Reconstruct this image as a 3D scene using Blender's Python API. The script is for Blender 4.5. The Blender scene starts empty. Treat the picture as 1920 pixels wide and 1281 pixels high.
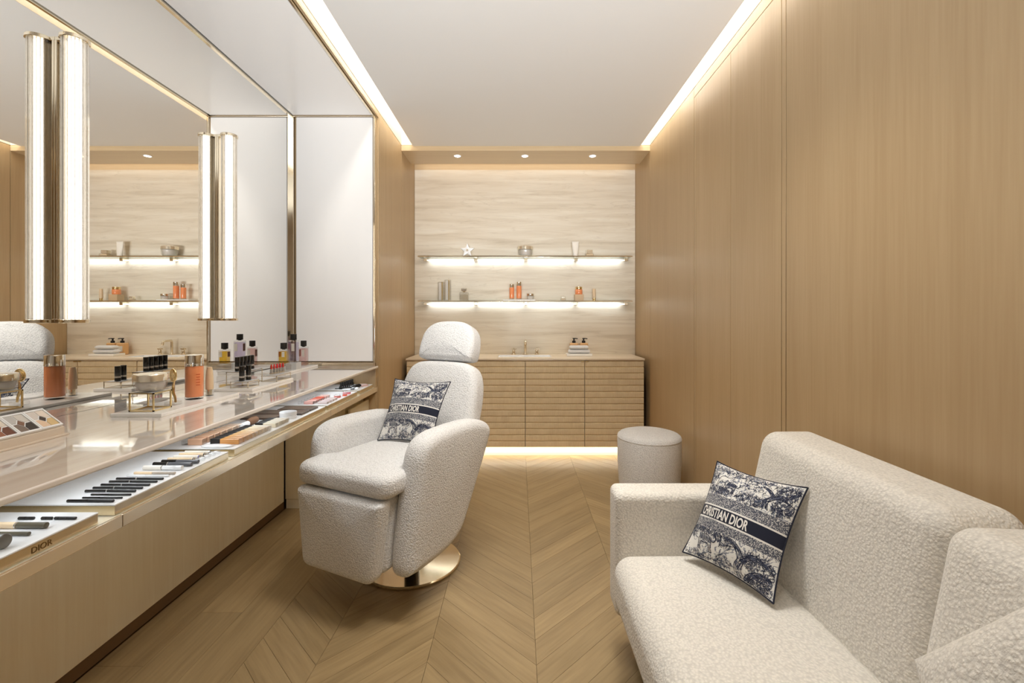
import bpy, bmesh, math, random
from mathutils import Vector, Matrix, noise
C = bpy.context.scene.collection
SC = bpy.context.scene
rnd = random.Random(7)
PI = math.pi

# ---------------------------------------------------------------- camera, world, lamps, exposure
F_PX, CX, CY, EYE = 860.0, 972.0, 593.0, 1.26
cam_d = bpy.data.cameras.new('camera')
cam = bpy.data.objects.new('camera', cam_d)
C.objects.link(cam)
cam.location = (0, 0, EYE)
cam.rotation_euler = (PI / 2, 0, 0)
cam_d.sensor_fit = 'HORIZONTAL'
cam_d.sensor_width = 36.0
cam_d.lens = F_PX / 1920 * 36.0
cam_d.shift_x = -(CX - 960) / 1920
cam_d.shift_y = -(640.5 - CY) / 1920
cam_d.clip_start = 0.02
SC.camera = cam

w = bpy.data.worlds.new('world')
SC.world = w
w.use_nodes = True
w.node_tree.nodes['Background'].inputs[0].default_value = (1.0, 0.95, 0.88, 1)
w.node_tree.nodes['Background'].inputs[1].default_value = 0.02

SC.view_settings.view_transform = 'Standard'
SC.view_settings.look = 'None'
SC.view_settings.gamma = 1.0
SC.view_settings.use_curve_mapping = False
SC.view_settings.exposure = 1.06
SC.cycles.max_bounces = 12
SC.cycles.diffuse_bounces = 6
SC.cycles.glossy_bounces = 6
SC.cycles.transmission_bounces = 8
SC.cycles.transparent_max_bounces = 24
SC.cycles.caustics_reflective = False
SC.cycles.caustics_refractive = False
SC.cycles.sample_clamp_indirect = 4.0

WARM = (1.0, 0.90, 0.74)
SOFT = (1.0, 0.965, 0.90)
COOL = (0.88, 0.95, 1.0)


def area(name, loc, direction, sx, sy, power, col, spread=PI, long_axis=None):
    d = bpy.data.lights.new(name, 'AREA')
    d.shape = 'RECTANGLE'
    d.size, d.size_y = sx, sy
    d.energy = power
    d.color = col
    d.spread = spread
    o = bpy.data.objects.new(name, d)
    C.objects.link(o)
    o.location = loc
    z = -Vector(direction).normalized()
    if long_axis is None:
        o.rotation_euler = (-z).to_track_quat('-Z', 'Y').to_euler()
    else:
        x = Vector(long_axis)
        x = (x - z * x.dot(z)).normalized()
        o.rotation_euler = Matrix((x, z.cross(x), z)).transposed().to_euler()
    return o


def spot(name, loc, target, power, col, angle, blend=0.6, radius=0.04):
    d = bpy.data.lights.new(name, 'SPOT')
    d.energy = power
    d.color = col
    d.spot_size = math.radians(angle)
    d.spot_blend = blend
    d.shadow_soft_size = radius
    o = bpy.data.objects.new(name, d)
    C.objects.link(o)
    o.location = loc
    o.rotation_euler = (Vector(target) - Vector(loc)).to_track_quat('-Z', 'Y').to_euler()
    return o


# cove strips (lying above the edges of the dropped ceiling, turned to the walls)
area('cove_strip_lamp', (-0.850, 2.0, 3.10), (-0.55, 0, -0.83), 4.0, 0.08, 8.5, SOFT, long_axis=(0, 1, 0))
area('cove_strip_lamp', (1.000, 1.6, 3.10), (0.55, 0, -0.83), 4.9, 0.08, 12, (1.0, 0.98, 0.94), long_axis=(0, 1, 0))
# strips under the vanity top, under the two glass shelves, under the cabinet, above the stone wall
area('vanity_strip_lamp', (-1.17, 1.85, 0.868), (0.05, 0, -1), 2.9, 0.02, 1.1, COOL, long_axis=(0, 1, 0))
area('kneehole_fill_strip', (-1.25, 1.7, 0.694), (-0.7, 0, -1), 2.4, 0.02, 0.3, SOFT, long_axis=(0, 1, 0))  # added fill strip, brightens the modesty panel below the counter
area('shelf_strip_lamp', (0.065, 4.548, 1.812), (0, 1, -0.5), 1.9, 0.012, 0.45, COOL)
area('shelf_strip_lamp', (0.065, 4.548, 1.379), (0, 1, -0.5), 1.9, 0.012, 0.45, COOL)
area('plinth_strip_lamp', (0.062, 4.118, 0.082), (0, 0.1, -1), 2.05, 0.012, 2.6, WARM)
area('soffit_strip_lamp', (0.065, 4.455, 2.775), (0, 1, 0.2), 2.1, 0.02, 0.35, WARM)
for xx in (-0.559, 0.059, 0.68):
    spot('soffit_downlight_lamp', (xx, 4.205, 2.715), (xx, 4.12, 0), 10, SOFT, 60, 0.8, 0.03)
# unseen ceiling spots: one inferred from the sofa's lighting, the others added as fill
for p, t, e in (((0.30, 1.60, 2.75), (0.45, 1.60, 0), 50), ((-0.30, 1.75, 2.75), (-0.55, 2.05, 0), 40),
                ((0.1, 0.3, 2.75), (0.1, 0.5, 0), 20), ((0.06, 1.9, 2.75), (0.06, 4.0, 0.4), 45)):
    spot('room_downlight_fill', p, t, e, SOFT, 110, 0.9, 0.22)
# two unseen spots added behind the camera to brighten the white ceiling
for xx in (-0.45, 0.55):
    spot('ceiling_fill_spot', (xx, -1.25, 0.95), (xx * 0.6, 2.3, 2.77), 195, (0.92, 0.965, 1.0), 62, 0.9, 0.12)

# ---------------------------------------------------------------- helpers
def lin(r, g, b):
    f = lambda c: (c / 255) / 12.92 if c / 255 <= 0.04045 else ((c / 255 + 0.055) / 1.055) ** 2.4
    return (f(r), f(g), f(b), 1)


def new_mat(name):
    m = bpy.data.materials.new(name)
    m.use_nodes = True
    nt = m.node_tree
    return m, nt, nt.nodes['Principled BSDF'], nt.links


def pm(name, rgb, rough=0.5, metal=0.0, coat=0.0, trans=0.0, ior=1.45, emis=None, es=0.0, sheen=0.0):
    m, nt, p, L = new_mat(name)
    p.inputs['Base Color'].default_value = lin(*rgb)
    p.inputs['Roughness'].default_value = rough
    p.inputs['Metallic'].default_value = metal
    p.inputs['Coat Weight'].default_value = coat
    p.inputs['Coat Roughness'].default_value = 0.05
    p.inputs['Transmission Weight'].default_value = trans
    p.inputs['IOR'].default_value = ior
    p.inputs['Sheen Weight'].default_value = sheen
    if emis:
        p.inputs['Emission Color'].default_value = lin(*emis)
        p.inputs['Emission Strength'].default_value = es
    return m


def nd(nt, kind, **kw):
    n = nt.nodes.new(kind)
    for k, v in kw.items():
        setattr(n, k, v)
    return n


def ramp(nt, stops, interp='LINEAR'):
    n = nt.nodes.new('ShaderNodeValToRGB')
    n.color_ramp.interpolation = interp
    e = n.color_ramp.elements
    e[0].position, e[0].color = stops[0]
    e[1].position, e[1].color = stops[1]
    for p, c in stops[2:]:
        x = e.new(p)
        x.color = c
    return n


def wood(name, dark, light, axis, rough=0.4, coords='Object', fine=60, stretch=0.05, rand=0.06, coat=0.0, bump=0.02):
    """grain runs along the given axis (0, 1, 2)"""
    m, nt, p, L = new_mat(name)
    tc = nd(nt, 'ShaderNodeTexCoord')
    oi = nd(nt, 'ShaderNodeObjectInfo')
    add = nd(nt, 'ShaderNodeVectorMath', operation='ADD')
    sc = nd(nt, 'ShaderNodeVectorMath', operation='SCALE')
    L.new(oi.outputs['Random'], sc.inputs[0])
    sc.inputs['Scale'].default_value = 37.0
    L.new(tc.outputs[coords], add.inputs[0])
    L.new(sc.outputs[0], add.inputs[1])
    mp = nd(nt, 'ShaderNodeMapping')
    s = [1.0, 1.0, 1.0]
    s[axis] = stretch
    mp.inputs['Scale'].default_value = s
    L.new(add.outputs[0], mp.inputs[0])
    n1 = nd(nt, 'ShaderNodeTexNoise')
    n1.inputs['Scale'].default_value = 9
    n1.inputs['Detail'].default_value = 4
    n1.inputs['Distortion'].default_value = 1.2
    n2 = nd(nt, 'ShaderNodeTexNoise')
    n2.inputs['Scale'].default_value = fine * 3
    n2.inputs['Detail'].default_value = 3
    L.new(mp.outputs[0], n1.inputs[0])
    L.new(mp.outputs[0], n2.inputs[0])
    mx = nd(nt, 'ShaderNodeMath', operation='MULTIPLY_ADD')
    mx.inputs[1].default_value = 0.45
    L.new(n2.outputs['Fac'], mx.inputs[0])
    h = nd(nt, 'ShaderNodeMath', operation='MULTIPLY')
    h.inputs[1].default_value = 0.55
    L.new(n1.outputs['Fac'], h.inputs[0])
    L.new(h.outputs[0], mx.inputs[2])
    rp = ramp(nt, [(0.36, lin(*dark)), (0.64, lin(*light))])
    L.new(mx.outputs[0], rp.inputs[0])
    hs = nd(nt, 'ShaderNodeHueSaturation')
    mr = nd(nt, 'ShaderNodeMapRange')
    mr.inputs['To Min'].default_value = 1 - rand
    mr.inputs['To Max'].default_value = 1 + rand
    L.new(oi.outputs['Random'], mr.inputs[0])
    L.new(mr.outputs[0], hs.inputs['Value'])
    L.new(rp.outputs[0], hs.inputs['Color'])
    L.new(hs.outputs[0], p.inputs['Base Color'])
    p.inputs['Roughness'].default_value = rough
    p.inputs['Coat Weight'].default_value = coat
    p.inputs['Coat Roughness'].default_value = 0.25
    if bump:
        b = nd(nt, 'ShaderNodeBump')
        b.inputs['Strength'].default_value = bump
        b.inputs['Distance'].default_value = 0.002
        L.new(n2.outputs['Fac'], b.inputs['Height'])
        L.new(b.outputs[0], p.inputs['Normal'])
    return m


def stone(name, stops, axis_scale, scale=1.6, rough=0.35, bump=0.0, vein=None, coat=0.0, warp=0.6):
    m, nt, p, L = new_mat(name)
    tc = nd(nt, 'ShaderNodeTexCoord')
    mp = nd(nt, 'ShaderNodeMapping')
    mp.inputs['Scale'].default_value = axis_scale
    L.new(tc.outputs['Object'], mp.inputs[0])
    n1 = nd(nt, 'ShaderNodeTexNoise')
    n1.inputs['Scale'].default_value = scale
    n1.inputs['Detail'].default_value = 9
    n1.inputs['Roughness'].default_value = 0.62
    n1.inputs['Distortion'].default_value = warp
    L.new(mp.outputs[0], n1.inputs[0])
    rp = ramp(nt, stops)
    L.new(n1.outputs['Fac'], rp.inputs[0])
    out = rp.outputs[0]
    if vein:
        n2 = nd(nt, 'ShaderNodeTexNoise')
        n2.inputs['Scale'].default_value = scale * 0.7
        n2.inputs['Detail'].default_value = 6
        n2.inputs['Distortion'].default_value = 1.4
        L.new(mp.outputs[0], n2.inputs[0])
        r2 = ramp(nt, [(0.485, (0, 0, 0, 1)), (0.5, (1, 1, 1, 1)), (0.515, (0, 0, 0, 1))])
        L.new(n2.outputs['Fac'], r2.inputs[0])
        f = nd(nt, 'ShaderNodeMath', operation='MULTIPLY')
        f.inputs[1].default_value = vein[1]
        L.new(r2.outputs[0], f.inputs[0])
        mix = nd(nt, 'ShaderNodeMixRGB')
        mix.inputs[2].default_value = lin(*vein[0])
        L.new(f.outputs[0], mix.inputs[0])
        L.new(out, mix.inputs[1])
        out = mix.outputs[0]
    L.new(out, p.inputs['Base Color'])
    p.inputs['Roughness'].default_value = rough
    p.inputs['Coat Weight'].default_value = coat
    p.inputs['Coat Roughness'].default_value = 0.03
    if bump:
        b = nd(nt, 'ShaderNodeBump')
        b.inputs['Strength'].default_value = bump
        b.inputs['Distance'].default_value = 0.01
        L.new(n1.outputs['Fac'], b.inputs['Height'])
        L.new(b.outputs[0], p.inputs['Normal'])
    return m


def boucle(name, rgb, scale=210, strength=0.8):
    m, nt, p, L = new_mat(name)
    tc = nd(nt, 'ShaderNodeTexCoord')
    wn = nd(nt, 'ShaderNodeTexNoise')
    wn.inputs['Scale'].default_value = scale * 0.8
    wn.inputs['Detail'].default_value = 2
    L.new(tc.outputs['Object'], wn.inputs[0])
    sc = nd(nt, 'ShaderNodeVectorMath', operation='SCALE')
    sc.inputs['Scale'].default_value = 0.9 / scale
    L.new(wn.outputs['Color'], sc.inputs[0])
    ad = nd(nt, 'ShaderNodeVectorMath', operation='ADD')
    L.new(tc.outputs['Object'], ad.inputs[0])
    L.new(sc.outputs[0], ad.inputs[1])
    v = nd(nt, 'ShaderNodeTexVoronoi', feature='SMOOTH_F1')
    v.inputs['Scale'].default_value = scale
    v.inputs['Smoothness'].default_value = 0.6
    L.new(ad.outputs[0], v.inputs['Vector'])
    b = nd(nt, 'ShaderNodeBump', invert=True)
    b.inputs['Strength'].default_value = strength
    b.inputs['Distance'].default_value = 0.004
    fz = nd(nt, 'ShaderNodeTexNoise')
    fz.inputs['Scale'].default_value = scale * 2.6
    fz.inputs['Detail'].default_value = 2
    L.new(tc.outputs['Object'], fz.inputs[0])
    hm = nd(nt, 'ShaderNodeMath', operation='MULTIPLY_ADD')
    hm.inputs[1].default_value = -0.35
    L.new(fz.outputs['Fac'], hm.inputs[0])
    L.new(v.outputs['Distance'], hm.inputs[2])
    L.new(hm.outputs[0], b.inputs['Height'])
    L.new(b.outputs[0], p.inputs['Normal'])
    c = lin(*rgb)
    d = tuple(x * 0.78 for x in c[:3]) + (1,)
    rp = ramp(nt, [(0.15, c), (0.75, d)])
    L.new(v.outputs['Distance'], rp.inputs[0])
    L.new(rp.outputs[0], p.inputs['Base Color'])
    p.inputs['Roughness'].default_value = 0.95
    p.inputs['Sheen Weight'].default_value = 0.25
    p.inputs['Specular IOR Level'].default_value = 0.2
    return m


def clear_mat(name, tint=(255, 255, 255), edge=0.45, rough=0.03, base=0.06, milk=0.0):
    """thin clear glass or acrylic: mostly see-through, glossy towards the edges"""
    m, nt, p, L = new_mat(name)
    nt.nodes.remove(p)
    out = nt.nodes['Material Output']
    tr = nd(nt, 'ShaderNodeBsdfTransparent')
    tr.inputs[0].default_value = lin(*tint)
    gl = nd(nt, 'ShaderNodeBsdfGlossy')
    gl.inputs['Roughness'].default_value = rough
    lw = nd(nt, 'ShaderNodeLayerWeight')
    lw.inputs['Blend'].default_value = 0.35
    mr = nd(nt, 'ShaderNodeMapRange')
    mr.inputs['To Min'].default_value = base
    mr.inputs['To Max'].default_value = edge
    L.new(lw.outputs['Facing'], mr.inputs[0])
    mx = nd(nt, 'ShaderNodeMixShader')
    L.new(mr.outputs[0], mx.inputs[0])
    L.new(tr.outputs[0], mx.inputs[1])
    L.new(gl.outputs[0], mx.inputs[2])
    res = mx
    if milk:
        df = nd(nt, 'ShaderNodeBsdfTranslucent')
        df.inputs[0].default_value = (1, 1, 1, 1)
        res = nd(nt, 'ShaderNodeMixShader')
        res.inputs[0].default_value = milk
        L.new(mx.outputs[0], res.inputs[1])
        L.new(df.outputs[0], res.inputs[2])
    L.new(res.outputs[0], out.inputs['Surface'])
    return m


class MB:
    """collects shapes, then links them as one mesh object"""

    def __init__(s):
        s.v, s.f, s.weighted = [], [], False

    def add(s, vs, fs):
        b = len(s.v)
        s.v += [tuple(x) for x in vs]
        s.f += [tuple(b + i for i in q) for q in fs]
        return s

    def box(s, x0, x1, y0, y1, z0, z1):
        return s.add([(x0, y0, z0), (x1, y0, z0), (x1, y1, z0), (x0, y1, z0), (x0, y0, z1), (x1, y0, z1), (x1, y1, z1), (x0, y1, z1)],
                     [(0, 3, 2, 1), (4, 5, 6, 7), (0, 1, 5, 4), (1, 2, 6, 5), (2, 3, 7, 6), (3, 0, 4, 7)])

    def bbox(s, x0, x1, y0, y1, z0, z1, b=0.003, seg=2):
        s.weighted = True
        return s.hexa([(x0, y0, z0), (x1, y0, z0), (x1, y1, z0), (x0, y1, z0), (x0, y0, z1), (x1, y0, z1), (x1, y1, z1), (x0, y1, z1)], b, seg, 1)

    def hexa(s, c, r, seg=5, mid=8, crown=None):
        """eight-cornered block (bottom four, top four) with rounded edges; crown = bulge per face x-,x+,y-,y+,z-,z+"""
        c = [Vector(p) for p in c]
        L = lambda a, b: (c[a] - c[b]).length
        h = Vector((sum((L(0, 1), L(3, 2), L(4, 5), L(7, 6))) / 8, sum((L(0, 3), L(1, 2), L(4, 7), L(5, 6))) / 8, sum((L(0, 4), L(1, 5), L(2, 6), L(3, 7))) / 8))
        r = min(r, min(h) * 0.98)
        pos = []
        for k in range(3):
            a = [-h[k] + r * (1 - math.cos(PI / 2 * i / seg)) if False else -h[k] + r * i / seg for i in range(seg + 1)]
            m = [-(h[k] - r) + 2 * (h[k] - r) * i / mid for i in range(1, mid)]
            pos.append(a + m + [-x for x in reversed(a)])
        idx, V, Fc = {}, [], []

        def vert(q):
            key = tuple(round(x, 7) for x in q)
            if key in idx:
                return idx[key]
            q = Vector(q)
            inn = Vector([max(-(h[k] - r), min(h[k] - r, q[k])) for k in range(3)])
            d = q - inn
            p = inn + d.normalized() * r if d.length > 1e-9 else q.copy()
            n = [p[k] / h[k] for k in range(3)]
            if crown:
                for k in range(3):
                    i, j = (k + 1) % 3, (k + 2) % 3
                    g = max(0, 1 - n[i] ** 2) * max(0, 1 - n[j] ** 2)
                    if n[k] < 0:
                        n[k] -= crown[2 * k] * g / h[k] * min(1, -n[k])
                    else:
                        n[k] += crown[2 * k + 1] * g / h[k] * min(1, n[k])
            u, v_, w_ = [(x + 1) / 2 for x in n]
            o = (c[0] * (1 - u) * (1 - v_) + c[1] * u * (1 - v_) + c[2] * u * v_ + c[3] * (1 - u) * v_) * (1 - w_) + \
                (c[4] * (1 - u) * (1 - v_) + c[5] * u * (1 - v_) + c[6] * u * v_ + c[7] * (1 - u) * v_) * w_
            idx[key] = len(V)
            V.append(o)
            return idx[key]

        for k in range(3):
            i, j = (k + 1) % 3, (k + 2) % 3
            for sgn in (-1, 1):
                for a in range(len(pos[i]) - 1):
                    for b in range(len(pos[j]) - 1):
                        q = []
                        for (ia, jb) in ((a, b), (a + 1, b), (a + 1, b + 1), (a, b + 1)):
                            p = [0, 0, 0]
                            p[k], p[i], p[j] = sgn * h[k], pos[i][ia], pos[j][jb]
                            q.append(vert(p))
                        if len(set(q)) >= 3:
                            Fc.append(tuple(q if sgn > 0 else reversed(q)))
        return s.add(V, Fc)

    def lathe(s, prof, c=(0, 0, 0), n=24, axis=2, closed=True):
        """prof = [(radius, height)...] turned about an axis through c"""
        V, Fc = [], []
        rings = []
        for r, z in prof:
            if r < 1e-6:
                rings.append([len(V)])
                V.append((0, 0, z))
            else:
                rings.append(list(range(len(V), len(V) + n)))
                V += [(r * math.cos(2 * PI * k / n), r * math.sin(2 * PI * k / n), z) for k in range(n)]
        for a, b in zip(rings, rings[1:]):
            for k in range(n):
                k2 = (k + 1) % n
                if len(a) == 1 and len(b) == 1:
                    continue
                if len(a) == 1:
                    Fc.append((a[0], b[k2], b[k]))
                elif len(b) == 1:
                    Fc.append((a[k], a[k2], b[0]))
                else:
                    Fc.append((a[k], a[k2], b[k2], b[k]))
        if closed:
            if len(rings[0]) > 1:
                Fc.append(tuple(reversed(rings[0])))
            if len(rings[-1]) > 1:
                Fc.append(tuple(rings[-1]))
        if axis == 0:
            V = [(z, x, y) for x, y, z in V]
        elif axis == 1:
            V = [(y, z, x) for x, y, z in V]
        return s.add([(x + c[0], y + c[1], z + c[2]) for x, y, z in V], Fc)

    def cyl(s, r, z0, z1, c=(0, 0, 0), n=24, b=0.0, axis=2):
        if b:
            return s.lathe([(r - b, z0), (r - b * .3, z0 + b * .3), (r, z0 + b), (r, z1 - b), (r - b * .3, z1 - b * .3), (r - b, z1)], c, n, axis)
        return s.lathe([(r, z0), (r, z1)], c, n, axis)

    def tube(s, pts, r, n=8, closed=False, flat=1.0):
        pts = [Vector(p) for p in pts]
        N = len(pts)
        rings = []
        prev = None
        for i, p in enumerate(pts):
            a = pts[(i - 1) % N] if (closed or i > 0) else pts[i]
            b = pts[(i + 1) % N] if (closed or i < N - 1) else pts[i]
            t = (b - a).normalized()
            if prev is None:
                up = Vector((0, 0, 1)) if abs(t.z) < 0.9 else Vector((1, 0, 0))
                nrm = (up - t * up.dot(t)).normalized()
            else:
                nrm = (prev - t * prev.dot(t)).normalized()
            prev = nrm
            bi = t.cross(nrm)
            rr = r[i] if isinstance(r, (list, tuple)) else r
            rings.append([p + nrm * rr * math.cos(2 * PI * k / n) * flat + bi * rr * math.sin(2 * PI * k / n) for k in range(n)])
        V = [v for q in rings for v in q]
        Fc = []
        for i in range(N if closed else N - 1):
            j = (i + 1) % N
            for k in range(n):
                k2 = (k + 1) % n
                Fc.append((i * n + k, i * n + k2, j * n + k2, j * n + k))
        if not closed:
            Fc.append(tuple(range(n - 1, -1, -1)))
            Fc.append(tuple((N - 1) * n + k for k in range(n)))
        return s.add(V, Fc)

    def puff(s, outline, depth, r, M=None, nr=6, crown=0.0, caps=5, crown_back=None):
        """cushion-like slab: closed 2D outline (counter-clockwise), rounded rim, crowned faces; M maps (x, y, z) to space"""
        P = [Vector((a, b)) for a, b in outline]
        n = len(P)
        nor = []
        for i in range(n):
            t = (P[(i + 1) % n] - P[i - 1]).normalized()
            nor.append(Vector((-t.y, t.x)))
        cen = sum(P, Vector((0, 0))) / n
        cb = crown if crown_back is None else crown_back
        rings = []
        ins = [p + q * r for p, q in zip(P, nor)]
        for k in range(caps):
            f = (k + 1) / (caps + 0.0)
            rings.append([(cen + (q - cen) * f, -depth / 2 - cb * (1 - f * f)) for q in ins])
        rings.pop()
        for k in range(nr + 1):
            a = -PI / 2 + PI / 2 * k / nr
            rings.append([(p + q * r * (1 - math.cos(a)), -depth / 2 + r + r * math.sin(a)) for p, q in zip(P, nor)])
        for k in range(nr + 1):
            a = PI / 2 * k / nr
            rings.append([(p + q * r * (1 - math.cos(a)), depth / 2 - r + r * math.sin(a)) for p, q in zip(P, nor)])
        top = []
        for k in range(caps):
            f = (k + 1) / (caps + 0.0)
            top.append([(cen + (q - cen) * f, depth / 2 + crown * (1 - f * f)) for q in ins])
        top.pop()
        rings += list(reversed(top))
        V = [(cen.x, cen.y, -depth / 2 - cb)]
        for g in rings:
            V += [(q.x, q.y, z) for q, z in g]
        V.append((cen.x, cen.y, depth / 2 + crown))
        Fc = []
        for k in range(n):
            Fc.append((0, 1 + (k + 1) % n, 1 + k))
        for g in range(len(rings) - 1):
            a, b = 1 + g * n, 1 + (g + 1) * n
            for k in range(n):
                k2 = (k + 1) % n
                Fc.append((a + k, a + k2, b + k2, b + k))
        a, e = 1 + (len(rings) - 1) * n, len(V) - 1
        for k in range(n):
            Fc.append((a + k, a + (k + 1) % n, e))
        if M:
            V = [M(*v) for v in V]
        return s.add(V, Fc)

    def prism(s, poly, z0, z1, M=None):
        n = len(poly)
        V = [(x, y, z0) for x, y in poly] + [(x, y, z1) for x, y in poly]
        Fc = [tuple(range(n - 1, -1, -1)), tuple(range(n, 2 * n))] + [(k, (k + 1) % n, n + (k + 1) % n, n + k) for k in range(n)]
        if M:
            V = [M(*v) for v in V]
        return s.add(V, Fc)

    def mesh(s, name, m, org=(0, 0, 0), smooth=35):
        me = bpy.data.meshes.new(name)
        me.from_pydata([(x - org[0], y - org[1], z - org[2]) for x, y, z in s.v], [], s.f)
        bm = bmesh.new()
        bm.from_mesh(me)
        bmesh.ops.recalc_face_normals(bm, faces=bm.faces)
        bm.to_mesh(me)
        bm.free()
        if m:
            me.materials.append(m)
        if smooth:
            me.polygons.foreach_set('use_smooth', [True] * len(me.polygons))
            me.set_sharp_from_angle(angle=math.radians(smooth))
        return me

    def build(s, name, m, parent=None, smooth=35, org=None, label=None):
        if org is None:
            org = tuple(parent.location) if (parent is not None and parent.parent is None) else \
                (tuple(parent.parent.location) if parent is not None else (0, 0, 0))
        o = bpy.data.objects.new(name, s.mesh(name, m, org, smooth))
        C.objects.link(o)
        if s.weighted and smooth:
            md = o.modifiers.new('face_normals', 'WEIGHTED_NORMAL')
            md.weight = 100
            md.keep_sharp = True
        if parent is not None:
            o.parent = parent
        if label:
            o['label'] = label
        return o


def tag(o, label, cat, group=None):
    o['label'] = label
    o['category'] = cat
    if group:
        o['group'] = group
    return o


def thing(name, label, cat, loc=(0, 0, 0), group=None):
    o = bpy.data.objects.new(name, None)
    C.objects.link(o)
    o.location = loc
    o.empty_display_size = 0.05
    return tag(o, label, cat, group)


def struct(o):
    o['kind'] = 'structure'
    return o


def dup(root, loc, label, rz=None, group=None):
    r = root.copy()
    C.objects.link(r)
    r.location = loc
    if rz is not None:
        r.rotation_euler = (0, 0, rz)
    r['label'] = label
    if group:
        r['group'] = group
    for ch in root.children:
        c = ch.copy()
        C.objects.link(c)
        c.parent = r
        for g in ch.children:
            d = g.copy()
            C.objects.link(d)
            d.parent = c
    return r


def spline(pts, per=8, closed=True):
    P = [Vector(p) for p in pts]
    n = len(P)
    out = []
    for i in range(n if closed else n - 1):
        if closed:
            a, b, c, d = P[i - 1], P[i], P[(i + 1) % n], P[(i + 2) % n]
        else:
            a, b, c, d = P[max(0, i - 1)], P[i], P[i + 1], P[min(n - 1, i + 2)]
        for k in range(per):
            t = k / per
            out.append(0.5 * ((2 * b) + (c - a) * t + (2 * a - 5 * b + 4 * c - d) * t * t + (3 * b - a - 3 * c + d) * t ** 3))
    if not closed:
        out.append(P[-1])
    return [tuple(p) for p in out]


def rpoly(pts, r, seg=6, per_edge=4):
    """polygon with rounded corners; r one value or one per corner"""
    P = [Vector(p) for p in pts]
    n = len(P)
    out = []
    for i in range(n):
        rr = r[i] if isinstance(r, (list, tuple)) else r
        a, b, c = P[i - 1], P[i], P[(i + 1) % n]
        d1, d2 = (a - b).normalized(), (c - b).normalized()
        ang = d1.angle(d2)
        t = min(rr / math.tan(ang / 2), (a - b).length * .48, (c - b).length * .48)
        p1, p2 = b + d1 * t, b + d2 * t
        for k in range(seg + 1):
            u = k / seg
            out.append(p1 * (1 - u) ** 2 + b * 2 * u * (1 - u) + p2 * u * u)
        q = c + (b - c).normalized() * (min((r[(i + 1) % n] if isinstance(r, (list, tuple)) else r) / 1.0, (c - b).length * .48))
        for k in range(1, per_edge):
            out.append(p2.lerp(q, k / per_edge))
    return [tuple(p) for p in out]


def text_mesh(body, size, xs=1.0, bold=0.0, extrude=0.0):
    cu = bpy.data.curves.new('lettering', 'FONT')
    cu.body = body
    cu.size = size
    cu.offset = bold
    cu.extrude = extrude
    cu.resolution_u = 3
    cu.align_x, cu.align_y = 'LEFT', 'BOTTOM_BASELINE'
    o = bpy.data.objects.new('lettering', cu)
    C.objects.link(o)
    bpy.context.view_layer.update()
    me = bpy.data.meshes.new_from_object(o.evaluated_get(bpy.context.evaluated_depsgraph_get()))
    bpy.data.objects.remove(o)
    for v in me.vertices:
        v.co.x *= xs
    return me

# ---------------------------------------------------------------- materials
MAPLE = wood('maple_panel', (183, 155, 116), (192, 165, 126), 2, 0.43, fine=34, stretch=0.035, rand=0.02, coat=0.12)
MAPLE_X = wood('maple_header', (204, 178, 140), (214, 190, 152), 0, 0.38, fine=34, stretch=0.035, rand=0.02, coat=0.25)
PALE = wood('pale_veneer', (234, 221, 192), (241, 231, 205), 2, 0.42, fine=30, stretch=0.04, rand=0.015)
OAK_UV = wood('oak_plank', (139, 117, 83), (163, 140, 102), 0, 0.36, coords='UV', fine=26, stretch=0.07, rand=0.085, coat=0.15, bump=0.04)
OAK_GAP = pm('oak_joint', (112, 84, 52), 0.8)
CAB = wood('textured_oak', (226, 205, 168), (238, 219, 184), 2, 0.6, fine=46, stretch=0.16, rand=0.03, bump=0.5)
FASCIA = pm('brushed_fascia_metal', (242, 231, 211), 0.17, 0.72)
WHITE = pm('white_paint', (238, 236, 233), 0.75)
CREAM = pm('cream_paint', (236, 226, 206), 0.7)
GOLD = pm('polished_champagne_metal', (238, 226, 203), 0.10, 1.0)
GOLD_S = pm('satin_champagne_metal', (235, 223, 199), 0.22, 1.0)
BRASS = pm('polished_brass', (240, 214, 160), 0.13, 1.0)
LIDM = pm('pale_gold_lid', (242, 233, 214), 0.16, 0.75)
CHROME = pm('silver_metal', (232, 228, 220), 0.1, 1.0)
MIRROR = pm('mirror_silver', (246, 245, 242), 0.0, 1.0)
DARK = pm('dark_gap', (40, 30, 22), 0.8)
PANEL = pm('backlit_panel', (222, 219, 215), 0.35, 0, 0.2, emis=(255, 249, 244), es=0.10)
LED = pm('led_diffuser', (255, 255, 255), 0.5, emis=(244, 248, 255), es=1.2)
LEDW = pm('led_diffuser_warm', (255, 255, 255), 0.5, emis=(255, 225, 180), es=0.9)
LAMP = pm('lamp_face', (255, 255, 255), 0.5, emis=(255, 246, 232), es=8.0)
TUBE = pm('lamp_tube', (255, 255, 255), 0.5, emis=(255, 250, 242), es=1.7)
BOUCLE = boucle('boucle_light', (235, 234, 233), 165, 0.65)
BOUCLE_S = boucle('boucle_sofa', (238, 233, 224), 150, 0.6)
MARBLE = stone('white_marble', [(0.3, lin(240, 238, 234)), (0.7, lin(250, 249, 247))], (1, 1, 1), 6, 0.25, coat=0.3)
TOP = stone('pink_beige_stone', [(0.25, lin(222, 210, 199)), (0.5, lin(236, 227, 218)), (0.75, lin(246, 241, 236))], (3.4, 0.5, 1), 3.2, 0.06, vein=((240, 232, 226), 0.5), coat=1.0)
QUARTZ = stone('striated_quartzite', [(0.27, lin(206, 192, 170)), (0.43, lin(224, 212, 192)), (0.57, lin(233, 223, 205)), (0.75, lin(241, 234, 219))], (0.42, 1, 5.5), 2.6, 0.55, bump=0.3, vein=((176, 160, 138), 0.22), warp=0.7)
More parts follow.
